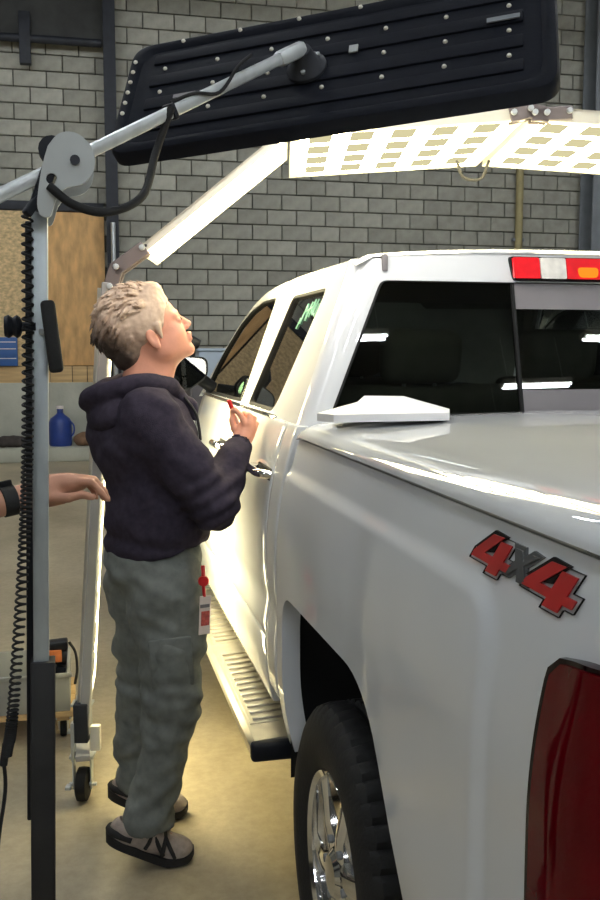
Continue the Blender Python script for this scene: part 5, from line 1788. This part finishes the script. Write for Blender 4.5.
for nm, c, s_ in (('crate_base', (0, 0, 0.008), (0.46, 0.36, 0.014)), ('crate_wall', (0, -0.175, 0.085), (0.46, 0.012, 0.15)), ('crate_wall', (0, 0.175, 0.085), (0.46, 0.012, 0.15)), ('crate_wall', (-0.225, 0, 0.085), (0.012, 0.34, 0.15)), ('crate_wall', (0.225, 0, 0.085), (0.012, 0.34, 0.15))):
    box_obj(nm, c, s_, 'crate_grey', cr_, bevel=0.003)
box_obj('crate_rim', (0, -0.184, 0.155), (0.48, 0.012, 0.018), 'crate_grey', cr_, bevel=0.003)
pt = tag(empty('power_tool', (-0.16, 4.02, 0.137)), 'black power tool with orange label sticking out of the grey crate', 'tool')
box_obj('battery', (0.045, 0, 0.035), (0.075, 0.10, 0.06), 'black_plastic', pt, bevel=0.008)
box_obj('grip', (0.055, 0, 0.10), (0.045, 0.05, 0.10), 'black_plastic', pt, Matrix.Rotation(R(14), 3, 'Y'), 0.01)
tube_obj('motor_body', [(-0.03, 0, 0.20), (0.09, 0, 0.185)], [0.034, 0.038], 'black_plastic', pt, 14)
box_obj('label_plate', (0.045, -0.040, 0.20), (0.05, 0.012, 0.05), 'orange_label', pt, bevel=0.002)
box_obj('case_top', (0.03, 0.0, 0.235), (0.13, 0.07, 0.035), 'black_plastic', pt, Matrix.Rotation(R(-4), 3, 'Y'), 0.006)
tube_obj('hose', spline([(0.10, 0, 0.245), (0.125, -0.01, 0.20), (0.13, -0.02, 0.13), (0.12, -0.02, 0.07)], 6), 0.006, 'black_rubber', pt, 8)

# ------------------------------------------------------------------ clutter at the wall foot
jg = tag(empty('water_jug', (-0.26, 14.42, 0.2)), 'blue plastic water jug on the kerb under the plywood', 'jug')
lathe_obj('jug_body', [(0.0, 0.0), (0.155, 0.0), (0.165, 0.03), (0.165, 0.34), (0.14, 0.40), (0.06, 0.46), (0.045, 0.48), (0.045, 0.54), (0, 0.54)], 'blue_plastic', jg, 28, 'Z')
lathe_obj('jug_cap', [(0.0, 0.54), (0.052, 0.54), (0.052, 0.58), (0, 0.58)], 'card_white', jg, 20, 'Z')
tube_obj('jug_handle', spline([(0.14, -0.06, 0.36), (0.19, -0.08, 0.30), (0.19, -0.08, 0.20), (0.15, -0.06, 0.14)], 5), 0.014, 'blue_plastic', jg, 8)
def sack(name, x, y, w, d, h, m, label, cat, seed):
    Fk = Field((x - w, y - d, 0.19), (x + w, y + d, 0.2 + h * 1.4), 0.02)
    r_ = random.Random(seed)
    Fk.ell((x, y, 0.2 + h * 0.4), (w * 0.7, d * 0.6, h * 0.6), 0.05)
    for _ in range(6):
        Fk.ell((x + r_.uniform(-.5, .5) * w, y + r_.uniform(-.3, .3) * d, 0.2 + r_.uniform(.2, .6) * h), (w * r_.uniform(.2, .4), d * .35, h * r_.uniform(.3, .5)), 0.04)
    Fk.plane((0, 0, 0.202), (0, 0, -1))
    o, _ = surf_obj(name, Fk, m, None, 1, lambda V: (vnoise(V * 14, seed) - .5) * 0.03, (x, y, 0.2))
    o.location = (x, y, 0.2)
    tag(o, label, cat)
sack('rag_heap', 0.14, 14.36, 0.30, 0.2, 0.20, 'clutter_brown', 'brown crumpled heap of rags beside the blue jug', 'rags', 4)
sack('rag_bag', 0.72, 14.36, 0.26, 0.2, 0.12, 'lumber', 'pale low bundle lying right of the blue jug on the kerb', 'bundle', 9)
sack('tarp_bundle', -0.95, 14.36, 0.36, 0.2, 0.16, 'clutter_dark', 'dark folded tarp bundle at the left end of the kerb', 'tarp', 6)
bxr = tag(empty('wall_box', (-1.02, WY - 0.20, 1.37)), 'blue notice box hanging on the particle board, left of the pole', 'box')
box_obj('case', (0, 0, 0.20), (0.34, 0.10, 0.42), 'blue_box', bxr, bevel=0.01)
for zz in (0.10, 0.24, 0.34):
    box_obj('stripe', (0.02, -0.052, zz), (0.26, 0.006, 0.012), 'card_white', bxr)

# pale cabinet far behind the driver's window
cb = tag(empty('cabinet', (1.60, 10.4, 0)), 'dark grey cabinet with pale panel top, seen between mirror and windscreen pillar', 'cabinet')
box_obj('body', (0, 0, 0.64), (0.9, 0.6, 1.28), 'cabinet_grey', cb, bevel=0.01)
for sx in (-0.22, 0.22):
    dd = box_obj('door', (sx, -0.305, 0.66), (0.42, 0.02, 1.16), 'cabinet_grey', cb, bevel=0.005)
    tube_obj('handle', [(sx * 0.25, -0.33, 0.70), (sx * 0.25, -0.33, 0.82)], 0.008, 'galv', dd, 6)
pb_ = tag(empty('panel_box', (1.62, 10.4, 1.281)), 'pale blue-white box on top of the grey cabinet', 'box')
box_obj('carton', (0, 0, 0.15), (0.74, 0.5, 0.30), 'panel_pale', pb_, bevel=0.02)
box_obj('lid', (0, 0, 0.315), (0.77, 0.53, 0.03), 'panel_pale', pb_, bevel=0.01)
